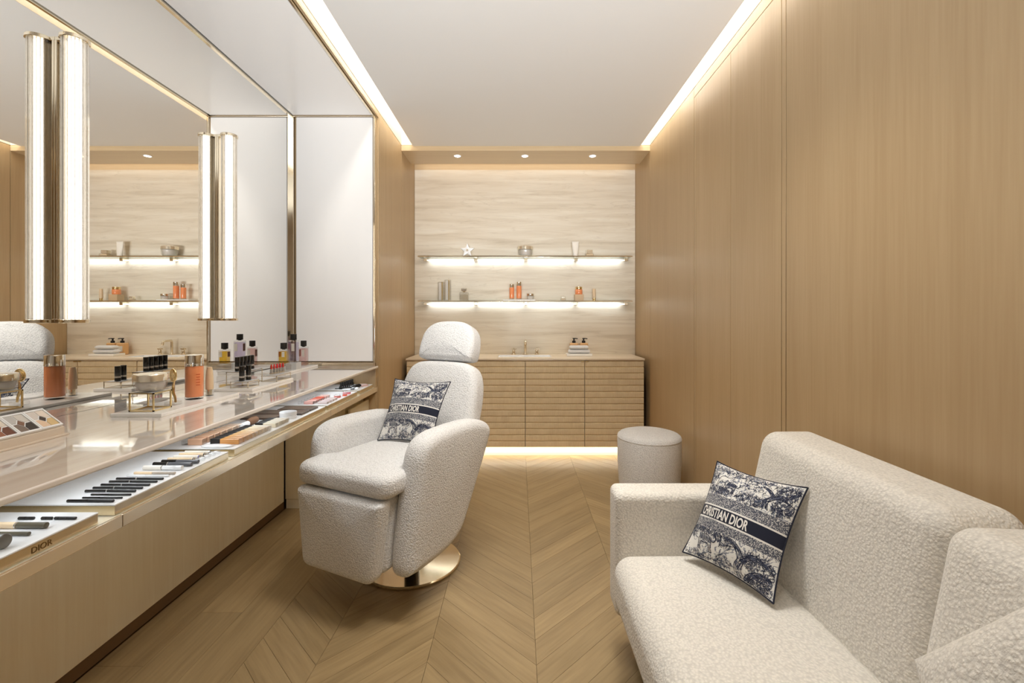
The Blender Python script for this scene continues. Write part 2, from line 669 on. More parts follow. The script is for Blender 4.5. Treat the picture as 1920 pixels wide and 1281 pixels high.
COUNTER = stone('pale_limestone', [(0.3, lin(222, 204, 178)), (0.7, lin(236, 220, 198))], (0.5, 1, 1), 3, 0.3)
BLACK = pm('black_lacquer', (16, 15, 14), 0.18, 0, 0.5)
BLACK_M = pm('black_matt', (30, 28, 26), 0.45)
IVORY = pm('ivory_plastic', (232, 226, 216), 0.35)
WHITE_P = pm('white_gloss', (240, 240, 240), 0.2, 0, 0.3)
TRAY_W = pm('white_tray_acrylic', (238, 238, 238), 0.3)
CLEAR = clear_mat('clear_acrylic', (248, 248, 248), 0.4, 0.03, 0.05)
GLASS = clear_mat('shelf_glass', (238, 244, 240), 0.55, 0.02, 0.08)
ROD = clear_mat('fluted_glass', (247, 245, 241), 0.70, 0.06, 0.06, 0.10)
FROST = pm('frosted_acrylic', (232, 232, 232), 0.5, 0, 0, 0.25)
ORANGE = pm('orange_liquid', (240, 150, 100), 0.2, 0, 0.6)
AMBER = pm('amber_soap', (226, 178, 122), 0.25, 0, 0.3)
BEIGE_P = pm('beige_satin', (232, 206, 170), 0.3)
TERRY = boucle('white_terry', (244, 244, 244), 420, 0.6)

# ---------------------------------------------------------------- room shell
XL, XR = -1.0385, 1.169           # finished wall faces
Z_SLAB, Z_GROOVE, Z_TOP = 2.769, 2.778, 3.30
Y_HEAD, Y_STONE, Y_BACK = 4.07, 4.58, -1.6

fl = struct(MB().box(-1.75, 1.25, Y_BACK, 4.62, -0.05, -0.011).build('floor', OAK_GAP, smooth=0))


def plank_mesh(poly, ang):
    """one floor board, 11 mm thick, with uv running along the grain"""
    me = bpy.data.meshes.new('plank')
    n = len(poly)
    cen = Vector((sum(p[0] for p in poly) / n, sum(p[1] for p in poly) / n))
    g = 0.0004
    ins = []
    for i in range(n):
        a, b, c = Vector(poly[i - 1]), Vector(poly[i]), Vector(poly[(i + 1) % n])
        t1, t2 = (b - a).normalized(), (c - b).normalized()
        n1, n2 = Vector((-t1.y, t1.x)), Vector((-t2.y, t2.x))
        bis = (n1 + n2).normalized()
        ins.append((b, b + bis * (g / max(0.25, bis.dot(n1)))))
    V = [(q.x, q.y, -0.011) for _, q in ins] + [(q.x, q.y, -0.0008) for _, q in ins] + \
        [((q + (cen - q).normalized() * 0.0007).x, (q + (cen - q).normalized() * 0.0007).y, 0.0) for _, q in ins]
    Fc = [tuple(range(2 * n, 3 * n))]
    for k in range(n):
        k2 = (k + 1) % n
        Fc += [(k, k2, n + k2, n + k), (n + k, n + k2, 2 * n + k2, 2 * n + k)]
    me.from_pydata(V, [], Fc)
    me.materials.append(OAK_UV)
    uv = me.uv_layers.new(name='UVMap')
    ca, sa = math.cos(ang), math.sin(ang)
    for lp in me.loops:
        x, y, z = me.vertices[lp.vertex_index].co
        uv.data[lp.index].uv = (x * ca + y * sa, -x * sa + y * ca)
    return me


def lay(me, x, y):
    o = bpy.data.objects.new('plank', me)
    C.objects.link(o)
    o.location = (x, y, 0)
    o.parent = fl


CW, ST = 0.398, 0.1273
for x0, wd, rise in ((-1.0, 0.269, -1), (-0.731, CW, 1), (-0.333, CW, -1), (0.065, CW, 1), (0.463, CW, -1), (0.861, 0.312, 1)):
    if rise > 0:
        me = plank_mesh([(0, 0), (wd, wd), (wd, wd + ST), (0, ST)], PI / 4)
    else:
        me = plank_mesh([(0, 0), (wd, -wd), (wd, ST - wd), (0, ST)], -PI / 4)
    y = 0.55 if rise > 0 else 0.95
    if x0 == -1.0:
        y = 0.95 - (0.731 + -0.333) * 0 - 0.129
    if x0 > 0.5:
        y = 1.6 if rise > 0 else 2.0
    lim = 4.60 if rise < 0 else 4.20
    # keep every seam continuous: board ends meet at x = 0.065 + k * CW
    base = (0.0 if rise > 0 else CW) + 0.0
    k0 = math.ceil((y - base) / ST)
    yy = base + k0 * ST
    if x0 == -1.0:
        yy = base + k0 * ST - (CW - 0.269)
    while yy < lim:
        lay(me, x0, yy)
        yy += ST
for i in range(3):
    x0 = -1.524 + i * 0.1747
    y = (0.4, -0.35, 0.15)[i]
    first = True
    for ln in (1.25, 1.05, 1.3, 0.9):
        y1 = min(y + ln, 3.4)
        if y1 - y > 0.05:
            lay(plank_mesh([(0, 0), (0.1747, 0), (0.1747, y1 - y), (0, y1 - y)], PI / 2), x0, y)
        y = y1

ceil = struct(MB().bbox(-0.9356, 1.0804, Y_BACK, Y_HEAD + 0.0, Z_SLAB, 2.82, 0.002).build('ceiling', WHITE))
MB().box(-1.75, 1.25, Y_BACK, 4.62, Z_TOP, 3.36).build('upper_ceiling', CREAM, ceil, 0)

# right wall: dark backing, maple panels with shadow joints, cream cove face above
wr = struct(MB().box(XR + 0.010, XR + 0.06, Y_BACK, 4.62, 0, Z_TOP).build('wall_right', DARK, smooth=0))
G = 0.0022
for y0, y1, z0, z1 in ((Y_BACK, 2.003, 0.0, Z_GROOVE), (2.003, 2.039, 0.0, Z_GROOVE), (2.039, 2.526, 0.0, 2.713), (2.526, 3.019, 0.0, 2.713),
                       (3.019, 3.055, 0, 2.713), (2.039, 3.055, 2.713, Z_GROOVE), (3.055, Y_HEAD, 0, Z_GROOVE), (Y_HEAD, 4.60, 0, Z_GROOVE)):
    MB().bbox(XR, XR + 0.0095, y0 + (0.0045 if y0 == 2.003 else G), y1 - (0.0035 if y1 in (2.039, 3.055) else G), z0 + G, z1 - G, 0.0003, 1).build('panel', MAPLE, wr)
MB().box(XR - 0.001, XR + 0.0095, Y_BACK, Y_HEAD, Z_GROOVE + G, Z_TOP).build('cove_face', CREAM, wr, 0)
# left wall
wl = struct(MB().box(XL - 0.06, XL - 0.010, 3.44, 4.62, 0, Z_TOP).build('wall_left', DARK, smooth=0))
for y0, y1 in ((3.44, Y_HEAD), (Y_HEAD, 4.60)):
    MB().bbox(XL - 0.0095, XL, y0 + G, y1 - G, G, Z_GROOVE - G, 0.0008, 1).build('panel', MAPLE, wl)
MB().bbox(XL - 0.0095, XL, Y_BACK, 3.44 - G, 2.745, Z_GROOVE - G, 0.0008, 1).build('panel', MAPLE, wl)
MB().bbox(XL - 0.0095, XL, Y_BACK, 0.24, 0, 2.745 - G, 0.0008, 1).build('panel', MAPLE, wl)
MB().box(XL - 0.0095, XL + 0.001, Y_BACK, Y_HEAD, Z_GROOVE + G, Z_TOP).build('cove_face', CREAM, wl, 0)
MB().box(XL - 0.06, XL - 0.010, Y_BACK, 3.44, 2.75, Z_TOP).build('backing', DARK, wl, 0)
# back wall: maple strip, split-face quartzite slab; header with soffit
wb = struct(MB().box(XL - 0.06, XR + 0.06, Y_STONE + 0.012, 4.66, 0, Z_TOP).build('wall_back', MAPLE_X, smooth=0))
MB().bbox(XL + 0.002, XR - 0.002, Y_STONE, Y_STONE + 0.012, 0.6, 2.722, 0.002).build('stone_slab', QUARTZ, wb)
hd = struct(MB().bbox(XL, XR, Y_HEAD, Y_HEAD + 0.02, 2.729, Z_GROOVE - 0.001, 0.0008, 1).build('trim_1', MAPLE_X))
hd['label'] = 'maple header over the alcove with a flat soffit'
MB().bbox(XL, XR, Y_HEAD + 0.02, 4.425, 2.729, 2.745, 0.001, 1).build('soffit', MAPLE_X, hd)
MB().box(XL, XR, Y_HEAD, Y_HEAD + 0.02, Z_GROOVE + 0.001, Z_TOP).build('cove_face', CREAM, hd, 0)
MB().box(XL, XR, 4.425, Y_STONE + 0.012, 2.80, 2.82).build('slot_top', MAPLE_X, hd, 0)
MB().box(XL, XR, 4.405, 4.425, 2.745, 2.80).build('slot_side', MAPLE_X, hd, 0)
# wall behind the camera
struct(MB().box(-1.75, 1.25, Y_BACK - 0.05, Y_BACK, 0, Z_TOP).build('wall_front', WHITE, smooth=0))

# recessed downlights in the soffit
for k, (x, lb) in enumerate(((-0.559, 'small round downlight in the maple soffit above the star ornament'),
                             (0.059, 'small round downlight in the soffit above the basin tap'),
                             (0.68, 'small round downlight in the soffit above the amber soap bottles'))):
    t = thing('soffit_downlight', lb, 'downlight', (x, 4.205, 2.729), 'downlights in the alcove soffit')
    MB().lathe([(0.027, -0.0015), (0.027, 0.004), (0.036, 0.004), (0.036, -0.001), (0.034, -0.003), (0.029, -0.003), (0.027, -0.0015)], (x, 4.205, 2.729), 24, closed=False).build('trim_ring', WHITE_P, t)
    MB().lathe([(0, -0.0012), (0.027, -0.0012)], (x, 4.205, 2.729), 24, closed=False).build('lens', LAMP, t)

# ---------------------------------------------------------------- vanity niche on the left
XM, NY0, NY1, NZ = -1.67, 0.24, 3.376, 2.736      # mirror plane, near end, far end, niche ceiling
nw = struct(MB().box(-1.75, -1.69, Y_BACK, 3.44, 0, 2.80).build('wall_niche_back', WHITE, smooth=0))
MB().box(-1.69, XL - 0.01, 3.40, 3.438, 0, 2.80).build('end_backing', MAPLE, nw, 0)
MB().box(-1.69, XL - 0.01, 0.20, 0.236, 0, 2.80).build('near_end', WHITE, nw, 0)
MB().box(-1.69, XL - 0.01, 0.20, 3.44, 2.752, 2.80).build('top_backing', WHITE, nw, 0)
tj = struct(MB().bbox(-1.058, XL, 3.412, 3.438, 0, 2.745, 0.001, 1).build('trim_2', MAPLE))
tj['label'] = 'maple jamb closing the far end of the vanity niche'

mir = thing('wall_mirror', 'tall frameless mirror behind the makeup counter reflecting the basin alcove', 'mirror', (XM, 1.8, 0.896))
MB().box(XM - 0.006, XM, NY0, NY1, 0.8965, NZ).build('mirror_glass', MIRROR, mir, 0)
MB().bbox(XM - 0.004, XM + 0.010, NY0, NY1 - 0.012, NZ - 0.014, NZ, 0.002).build('top_rail', GOLD, mir)
MB().bbox(XM - 0.004, XM + 0.022, NY1 - 0.016, NY1 - 0.001, 0.8965, NZ, 0.002).build('corner_post', GOLD, mir)

pe = thing('backlit_panel', 'tall glowing white panel closing the far end of the vanity niche', 'light panel', (-1.35, NY1, 0.9), 'backlit panels of the vanity niche')
MB().bbox(XM + 0.034, -1.074, NY1 - 0.002, NY1 + 0.02, 0.928, NZ - 0.012, 0.004).build('diffuser', PANEL, pe)
MB().bbox(XM + 0.02, -1.06, NY1 - 0.006, NY1 + 0.01, NZ - 0.010, NZ - 0.002, 0.002).build('top_rail', GOLD, pe)
MB().bbox(XM + 0.02, -1.052, NY1 - 0.008, NY1 + 0.01, 0.8965, 0.918, 0.002).build('bottom_rail', GOLD_S, pe)
MB().bbox(-1.066, -1.052, NY1 - 0.012, NY1 + 0.01, 0.8965, NZ - 0.002, 0.002).build('edge_post', GOLD, pe)
pc = thing('backlit_panel', 'long glowing white panel forming the ceiling of the vanity niche', 'light panel', (-1.35, 1.8, NZ), 'backlit panels of the vanity niche')
MB().bbox(XM + 0.016, -1.078, NY0, NY1 - 0.012, NZ - 0.001, NZ + 0.014, 0.003).build('diffuser', PANEL, pc)
MB().bbox(-1.070, -1.056, NY0, NY1 - 0.014, NZ - 0.010, NZ + 0.008, 0.002).build('front_rail', GOLD, pc)
MB().bbox(-1.054, XL, NY0, 3.41, NZ + 0.000, NZ + 0.008, 0.001, 1).build('edge_trim', MAPLE, pc)

# ---------------------------------------------------------------- sconces on the mirror
def sconce(y, label):
    cx, z0, z1, r = XM + 0.062, 1.235, 2.268, 0.040
    t = thing('mirror_sconce', label, 'wall light', (XM, y, z0), 'fluted glass sconces on the mirror')
    for z, nm in ((z0, 'bottom_cap'), (z1 - 0.013, 'top_cap')):
        m = MB().lathe([(0.024, z), (r + 0.0015, z), (r + 0.003, z + 0.0015), (r + 0.003, z + 0.0115), (r + 0.0015, z + 0.013), (0.024, z + 0.013), (0.024, z)], (cx, y, 0), 32, closed=False)
        m.bbox(XM, cx - 0.03, y - 0.011, y + 0.011, z, z + 0.013, 0.001, 1)
        m.build(nm, GOLD, t)
    MB().bbox(XM, XM + 0.010, y - 0.013, y + 0.013, z0 + 0.013, z1 - 0.013, 0.002).build('back_plate', GOLD, t)
    MB().box(cx - 0.030, cx - 0.026, y - 0.016, y + 0.016, z0 + 0.013, z1 - 0.013).build('reflector', GOLD_S, t, 0)
    MB().cyl(0.0185, z0 + 0.010, z1 - 0.010, (cx, y, 0), 20).build('lamp_tube', TUBE, t)
    rm = MB().cyl(0.0062, z0 + 0.012, z1 - 0.012, (0, 0, 0), 8).mesh('glass_rod', ROD)
    for k in range(20):
        a = 2 * PI * k / 20
        o = bpy.data.objects.new('glass_rod', rm)
        C.objects.link(o)
        o.location = (cx - XM + (r - 0.007) * math.cos(a), (r - 0.007) * math.sin(a), -z0)
        o.parent = t


sconce(1.663, 'nearer fluted glass tube sconce with champagne metal caps on the mirror, above the orange bottle')
sconce(2.551, 'farther fluted glass tube sconce on the mirror, above the yellow perfume bottle')

# ---------------------------------------------------------------- makeup counter
vc = thing('vanity_counter', 'long built-in makeup counter with pale polished stone top and champagne metal fascia', 'counter', (-1.35, 1.8, 0))
MB().bbox(XM - 0.004, -1.030, NY0, NY1 - 0.001, 0.8795, 0.896, 0.005, 3).build('stone_top', TOP, vc)
MB().bbox(-1.11, -1.052, NY0, NY1 - 0.005, 0.872, 0.8795, 0.001, 1).build('top_support', GOLD_S, vc)
MB().bbox(-1.64, -1.056, NY0, NY1 + 0.02, 0.705, 0.7335, 0.001, 1).build('shelf', PALE, vc)
fy = [NY0, 1.213, 2.56, 2.66, NY1 + 0.03]
for a, b in zip(fy, fy[1:]):
    MB().bbox(-1.056, -1.046, a + 0.0012, b - 0.0012, 0.702, 0.735, 0.0015, 2).build('fascia', FASCIA, vc)
MB().bbox(-1.64, XL - 0.012, NY1 + 0.002, NY1 + 0.024, 0.0, 0.8795, 0.001, 1).build('end_cheek', MAPLE, vc)
MB().bbox(-1.55, -1.526, NY0, 2.985, 0.053, 0.705, 0.001, 1).build('modesty_panel', PALE, vc)
MB().bbox(-1.56, -1.531, NY0, 2.995, 0.0, 0.0525, 0.001, 1).build('plinth', OAK_GAP, vc)
MB().box(-1.69, -1.61, NY0, NY1 + 0.02, 0.7335, 0.8795).build('shelf_back', WHITE, vc, 0)
pd = thing('drawer_pedestal', 'pale wooden drawer pedestal under the far end of the makeup counter', 'cabinet', (-1.32, 3.19, 0))
MB().bbox(-1.526, -1.115, 3.003, NY1 - 0.002, 0.062, 0.612, 0.001, 1).build('body', PALE, pd)
MB().bbox(-1.526, -1.14, 3.02, NY1 - 0.002, 0.612, 0.700, 0.001, 1).build('top_recess', PALE, pd)
MB().bbox(-1.115, -1.099, 3.004, NY1 - 0.004, 0.10, 0.648, 0.001, 1).build('drawer', PALE, pd)
MB().bbox(-1.522, -1.13, 3.006, NY1 - 0.004, 0.0, 0.060, 0.001, 1).build('plinth', PALE, pd)

# ---------------------------------------------------------------- wall of the alcove: cabinet, basin top, shelves
CX0, CX1, CY0 = -0.999, 1.122, 4.09
cb = thing('basin_cabinet', 'wide oak cabinet with ribbed horizontal bands under the stone wall', 'cabinet', ((CX0 + CX1) / 2, 4.3, 0))
MB().bbox(CX0 + 0.004, CX1 - 0.004, CY0 + 0.022, Y_STONE - 0.002, 0.088, 0.842, 0.001, 1).build('carcass', pm('cabinet_shadow_gap', (88, 66, 42), 0.7), cb)
for x0, x1 in ((CX0 + 0.004, -0.21), (0.33, CX1 - 0.004)):
    MB().bbox(x0, x1, CY0 + 0.022, Y_STONE - 0.002, 0.8425, 0.8665, 0.001, 1).build('top_rail', CAB, cb)
MB().bbox(-0.2095, 0.3295, CY0 + 0.022, 4.20, 0.8425, 0.8665, 0.001, 1).build('top_rail', CAB, cb)
MB().bbox(CX0 + 0.06, CX1 - 0.05, CY0 + 0.055, Y_STONE - 0.004, 0.0, 0.088, 0.001, 1).build('toe_kick', CREAM, cb)
MB().bbox(CX0 + 0.06, CX1 - 0.06, CY0 + 0.024, CY0 + 0.034, 0.082, 0.088, 0.001, 1).build('led_strip', LEDW, cb)
DW = (CX1 - CX0) / 4
SH = (0.862 - 0.090) / 14
nt_ = 30


def rib_mesh(wd):
    m = MB()
    V, Fc = [], []
    prof = [(0.020, 0.0), (0.0075, 0.0), (0.0012, 0.0035), (0, 0.008), (0, SH - 0.010), (0.0015, SH - 0.0055), (0.0075, SH - 0.0026), (0.020, SH - 0.0026)]
    xs = []
    for k in range(nt_ + 1):
        xs += [(k - 0.5) / nt_ * wd * 1.0, k / nt_ * wd]
    xs = sorted(set(round(min(wd - 0.0015, max(0.0015, x)), 5) for x in xs))
    for i, x in enumerate(xs):
        d = 0.0026 if i % 2 else 0.0
        for j, (y, z) in enumerate(prof):
            V.append((x, y + (d if 1 <= j <= 2 or 5 <= j <= 6 else d * 0.25 if j in (3, 4) else 0), z))
    n = len(prof)
    for i in range(len(xs) - 1):
        for j in range(n - 1):
            Fc.append((i * n + j, i * n + j + 1, (i + 1) * n + j + 1, (i + 1) * n + j))
    Fc.append(tuple(range(n)))
    Fc.append(tuple(range(len(V) - 1, len(V) - 1 - n, -1)))
    return m.add(V, Fc).mesh('rib', CAB, smooth=0)


ribm = rib_mesh(DW - 0.004)
for d in range(4):
    x0 = CX0 + d * DW + 0.002
    door = MB().bbox(x0, x0 + DW - 0.004, CY0 + 0.010, CY0 + 0.021, 0.090, 0.8635, 0.001, 1).build('door', CAB, cb)
    for k in range(14):
        o = bpy.data.objects.new('rib', ribm)
        C.objects.link(o)
        o.location = (x0 - cb.location.x, CY0 - cb.location.y, 0.090 + k * SH)
        o.parent = door
    if d in (2, 3):
        xx = x0 + DW - 0.034 if d == 2 else x0 + 0.004
        MB().bbox(xx, xx + 0.026, CY0 - 0.007, CY0 + 0.004, 0.853, 0.8615, 0.001, 1).build('tab_pull', BRASS, door)

ct = thing('basin_countertop', 'pale stone worktop on the ribbed oak cabinet', 'countertop', (0.06, 4.3, 0.866))
m = MB()
hx0, hx1, hy0, hy1 = -0.19, 0.31, 4.22, 4.47
m.bbox(CX0 - 0.002, hx0, CY0 - 0.012, Y_STONE, 0.867, 0.883, 0.002)
m.bbox(hx1, CX1 + 0.002, CY0 - 0.012, Y_STONE, 0.867, 0.883, 0.002)
m.box(hx0, hx1, CY0 - 0.0115, hy0, 0.867, 0.883)
m.box(hx0, hx1, hy1, Y_STONE, 0.867, 0.883)
m.build('slab', COUNTER, ct)
m = MB()
m.box(hx0 + .0005, hx1 - .0005, hy0 + .0005, hy1 - .0005, 0.869, 0.873)
for a in ((hx0 + .0005, hx0 + .005, hy0 + .0005, hy1 - .0005), (hx1 - .005, hx1 - .0005, hy0 + .0005, hy1 - .0005), (hx0 + .005, hx1 - .005, hy1 - .005, hy1 - .0005), (hx0 + .005, hx1 - .005, hy0 + .0005, hy0 + .005)):
    m.box(*a, 0.873, 0.8822)
m.build('basin', WHITE_P, ct, 0)
ct['label'] = 'pale stone worktop with sunken white basin on the ribbed oak cabinet'

# taps
t = thing('basin_tap', 'tall champagne metal basin spout between two cross handles', 'tap', (0.068, 4.51, 0.883))
MB().lathe([(0.026, 0.883), (0.026, 0.888), (0.020, 0.890), (0.0125, 0.892), (0.0125, 0.900)], (0.068, 4.51, 0), 20).build('base', GOLD, t)
MB().tube([(0.068, 4.51, 0.89), (0.068, 4.51, 1.00), (0.068, 4.508, 1.012), (0.068, 4.50, 1.020), (0.068, 4.42, 1.020), (0.068, 4.405, 1.014), (0.068, 4.397, 1.003), (0.068, 4.390, 0.985)], 0.0115, 12).build('spout', GOLD, t)
for x, lb in ((-0.046, 'champagne metal cross handle standing left of the basin spout'), (0.182, 'champagne metal cross handle standing right of the basin spout')):
    t = thing('tap_handle', lb, 'tap', (x, 4.51, 0.883), 'cross handles beside the spout')
    MB().lathe([(0.024, 0.883), (0.024, 0.888), (0.016, 0.891), (0.013, 0.900), (0.013, 0.925), (0.008, 0.930), (0.008, 0.936)], (x, 4.51, 0), 20).build('base', GOLD, t)
    MB().tube([(x - 0.026, 4.51, 0.938), (x + 0.026, 4.51, 0.938)], 0.0055, 10).tube([(x, 4.484, 0.938), (x, 4.536, 0.938)], 0.0055, 10).lathe([(0.009, 0.93), (0.009, 0.946), (0.006, 0.949)], (x, 4.51, 0), 14).build('cross', GOLD, t)

# glass shelves
for z, lb in ((1.842, 'upper glass shelf with a glowing light bar beneath, carrying the star ornament'), (1.409, 'lower glass shelf with a glowing light bar beneath, carrying the orange bottles')):
    t = thing('glass_shelf', lb, 'shelf', (0.065, 4.5, z), 'glass shelves on the stone wall')
    MB().bbox(-0.970, 1.100, 4.43, Y_STONE - 0.001, z - 0.008, z, 0.001, 1).build('glass', GLASS, t)
    MB().bbox(-0.972, 1.102, 4.426, 4.4295, z - 0.010, z + 0.0015, 0.0008, 1).build('edge_trim', GOLD, t)
    MB().cyl(0.005, -0.90, 1.045, (0, 4.525, z - 0.030), 14, axis=0).build('led_bar', LED, t)
    for k in range(5):
        x = -0.915 + k * 0.494
        MB().bbox(x - 0.017, x + 0.017, 4.508, Y_STONE - 0.001, z - 0.040, z - 0.0085, 0.002).build('bracket', GOLD_S, t)

# ---------------------------------------------------------------- swivel makeup chair
AC = math.radians(26)
CB = Vector((-0.545, 2.35, 0))
Rv, Fv = Vector((math.cos(AC), -math.sin(AC), 0)), Vector((-math.sin(AC), -math.cos(AC), 0))


def ch(u, v, z):
    return CB + Rv * u + Fv * v + Vector((0, 0, z))


chair = thing('makeup_chair', 'reclining off-white boucle makeup chair with headrest on a round metal base', 'chair', tuple(CB))
MB().lathe([(0, 0.0), (0.243, 0.0), (0.246, 0.003), (0.246, 0.010), (0.241, 0.014), (0.05, 0.019), (0.046, 0.022), (0, 0.022)], tuple(CB), 64, closed=False).build('base_disc', GOLD, chair)
MB().lathe([(0.046, 0.018), (0.040, 0.03), (0.040, 0.24), (0.0, 0.24)], tuple(CB), 32, closed=False).build('column', BLACK, chair)
# undercarriage block between the side shells
MB().hexa([ch(-.215, .44, .20), ch(.215, .44, .20), ch(.215, -.02, .24), ch(-.215, -.02, .24), ch(-.22, .42, .52), ch(.22, .42, .52), ch(.22, -.17, .52), ch(-.22, -.17, .52)], 0.03).build('seat_box', BOUCLE, chair)
# side shells with rounded arms
prof = spline([(0.405, 0.205), (0.405, 0.30), (0.388, 0.45), (0.366, 0.60), (0.352, 0.675), (0.318, 0.728), (0.255, 0.752), (0.17, 0.757), (0.04, 0.755), (-0.10, 0.742), (-0.215, 0.705),
               (-0.245, 0.65), (-0.205, 0.56), (-0.14, 0.45), (-0.07, 0.33), (0.00, 0.235), (0.10, 0.19), (0.25, 0.18), (0.36, 0.185)], 5)
for sg in (-1, 1):
    MB().puff(prof, 0.118, 0.050, lambda x, y, z, sg=sg: ch(sg * (0.262 + 0.02 * max(0, min(1, (y - 0.3) / 0.4))) + z, x, y), 7, 0.006).build('side_shell', BOUCLE, chair)
# seat cushion, T-shaped in plan
plan = rpoly([(-0.205, -0.18), (0.205, -0.18), (0.208, 0.325), (0.268, 0.335), (0.268, 0.485), (-0.268, 0.485), (-0.268, 0.335), (-0.208, 0.325)],
             [0.03, 0.03, 0.015, 0.03, 0.085, 0.085, 0.03, 0.015], 7, 5)
MB().puff(plan, 0.094, 0.034, lambda x, y, z: ch(x, y, 0.562 + z + (0.014 * (1 - min(1, abs(y - 0.15) / 0.4) ** 2))), 7, 0.014).build('seat_cushion', BOUCLE, chair)
# leg rest
lr = rpoly([(-0.198, 0.180), (0.198, 0.180), (0.243, 0.515), (-0.243, 0.515)], [0.05, 0.05, 0.02, 0.02], 7, 6)
MB().puff(lr, 0.085, 0.030, lambda x, y, z: ch(x, 0.455 - z + 0.02 * (0.5 - y), y), 6, 0.008).build('leg_rest', BOUCLE, chair)


# backrest and headrest lean back
def bk(x, y, z):
    """x across, y up along the lean from the seat, z towards the sitter"""
    a = math.radians(19)
    return ch(x, -0.165 - y * math.sin(a) + z * math.cos(a), 0.56 + y * math.cos(a) + z * math.sin(a))


bo = spline([(-0.20, -0.06), (0.20, -0.06), (0.24, 0.02), (0.254, 0.16), (0.250, 0.30), (0.225, 0.395), (0.18, 0.442), (0.10, 0.458), (-0.10, 0.458), (-0.18, 0.442), (-0.225, 0.395), (-0.250, 0.30), (-0.254, 0.16), (-0.24, 0.02)], 5)
MB().puff(bo, 0.135, 0.045, bk, 7, 0.012).build('backrest', BOUCLE, chair)
ho = spline([(-0.165, 0.472), (-0.08, 0.466), (0.08, 0.466), (0.165, 0.472), (0.181, 0.50), (0.182, 0.56), (0.168, 0.625), (0.128, 0.672), (0.06, 0.694), (-0.06, 0.694), (-0.128, 0.672), (-0.168, 0.625), (-0.182, 0.56), (-0.181, 0.50)], 5)
MB().puff(ho, 0.125, 0.036, lambda x, y, z: bk(x, y, z + 0.004), 7, 0.012).build('headrest', BOUCLE, chair)
MB().cyl(0.012, 0, 0.05, (0, 0, 0), 10).build('headrest_post', GOLD_S, chair, org=(0, 0, 0)).location = bk(0, 0.44, 0) - CB

# ---------------------------------------------------------------- stool
ST0 = Vector((0.91, 3.195, 0))
st = thing('pouf_stool', 'round off-white boucle pouf stool beside the maple wall', 'stool', tuple(ST0))
MB().lathe([(0.19, 0.018), (0.196, 0.022), (0.206, 0.10), (0.214, 0.24), (0.2165, 0.405), (0.214, 0.414)], tuple(ST0), 56, closed=True).build('body', BOUCLE, st)
MB().lathe([(0.213, 0.412), (0.2175, 0.418), (0.213, 0.432), (0.20, 0.443), (0.17, 0.452), (0.10, 0.459), (0, 0.462)], tuple(ST0), 56, closed=False).build('top_cushion', BOUCLE, st)
MB().lathe([(0.185, 0.0), (0.185, 0.018)], tuple(ST0), 40).build('base_ring', DARK, st)

# ---------------------------------------------------------------- sofa along the right wall
sofa = thing('boucle_sofa', 'large off-white boucle sofa against the maple wall', 'sofa', (0.75, 1.0, 0))
H = lambda x0, x1, y0, y1, z0, z1: [(x0, y0, z0), (x1, y0, z0), (x1, y1, z0), (x0, y1, z0), (x0, y0, z1), (x1, y0, z1), (x1, y1, z1), (x0, y1, z1)]
MB().hexa(H(0.362, 1.12, 0.12, 1.63, 0.175, 0.30), 0.03).build('seat_base', BOUCLE_S, sofa)
MB().hexa(H(0.332, 0.86, 0.12, 1.638, 0.235, 0.425), 0.062, 7, 12, (0, 0, 0, 0, 0, 0.026)).build('seat_cushion', BOUCLE_S, sofa)
MB().hexa(H(0.350, 1.13, 1.640, 1.772, 0.175, 0.622), 0.026, 5, 8).build('arm', BOUCLE_S, sofa)
MB().hexa([(0.832, 0.952, 0.36), (1.13, 0.952, 0.20), (1.13, 1.72, 0.20), (0.800, 1.725, 0.36), (0.888, 0.952, 0.845), (1.10, 0.952, 0.838), (1.10, 1.735, 0.838), (0.890, 1.695, 0.846)], 0.062, 8, 10, (0.018, 0, 0, 0, 0, 0)).build('back_cushion', BOUCLE_S, sofa)
MB().hexa([(0.72, 0.14, 0.36), (1.13, 0.14, 0.20), (1.13, 0.948, 0.20), (0.765, 0.948, 0.36), (0.872, 0.14, 0.845), (1.10, 0.14, 0.838), (1.10, 0.948, 0.838), (0.872, 0.948, 0.845)], 0.060, 8, 10, (0.02, 0, 0, 0, 0, 0)).build('back_cushion', BOUCLE_S, sofa)
MB().bbox(0.43, 1.10, 0.2, 1.70, 0.0, 0.176, 0.004).build('plinth', DARK, sofa)

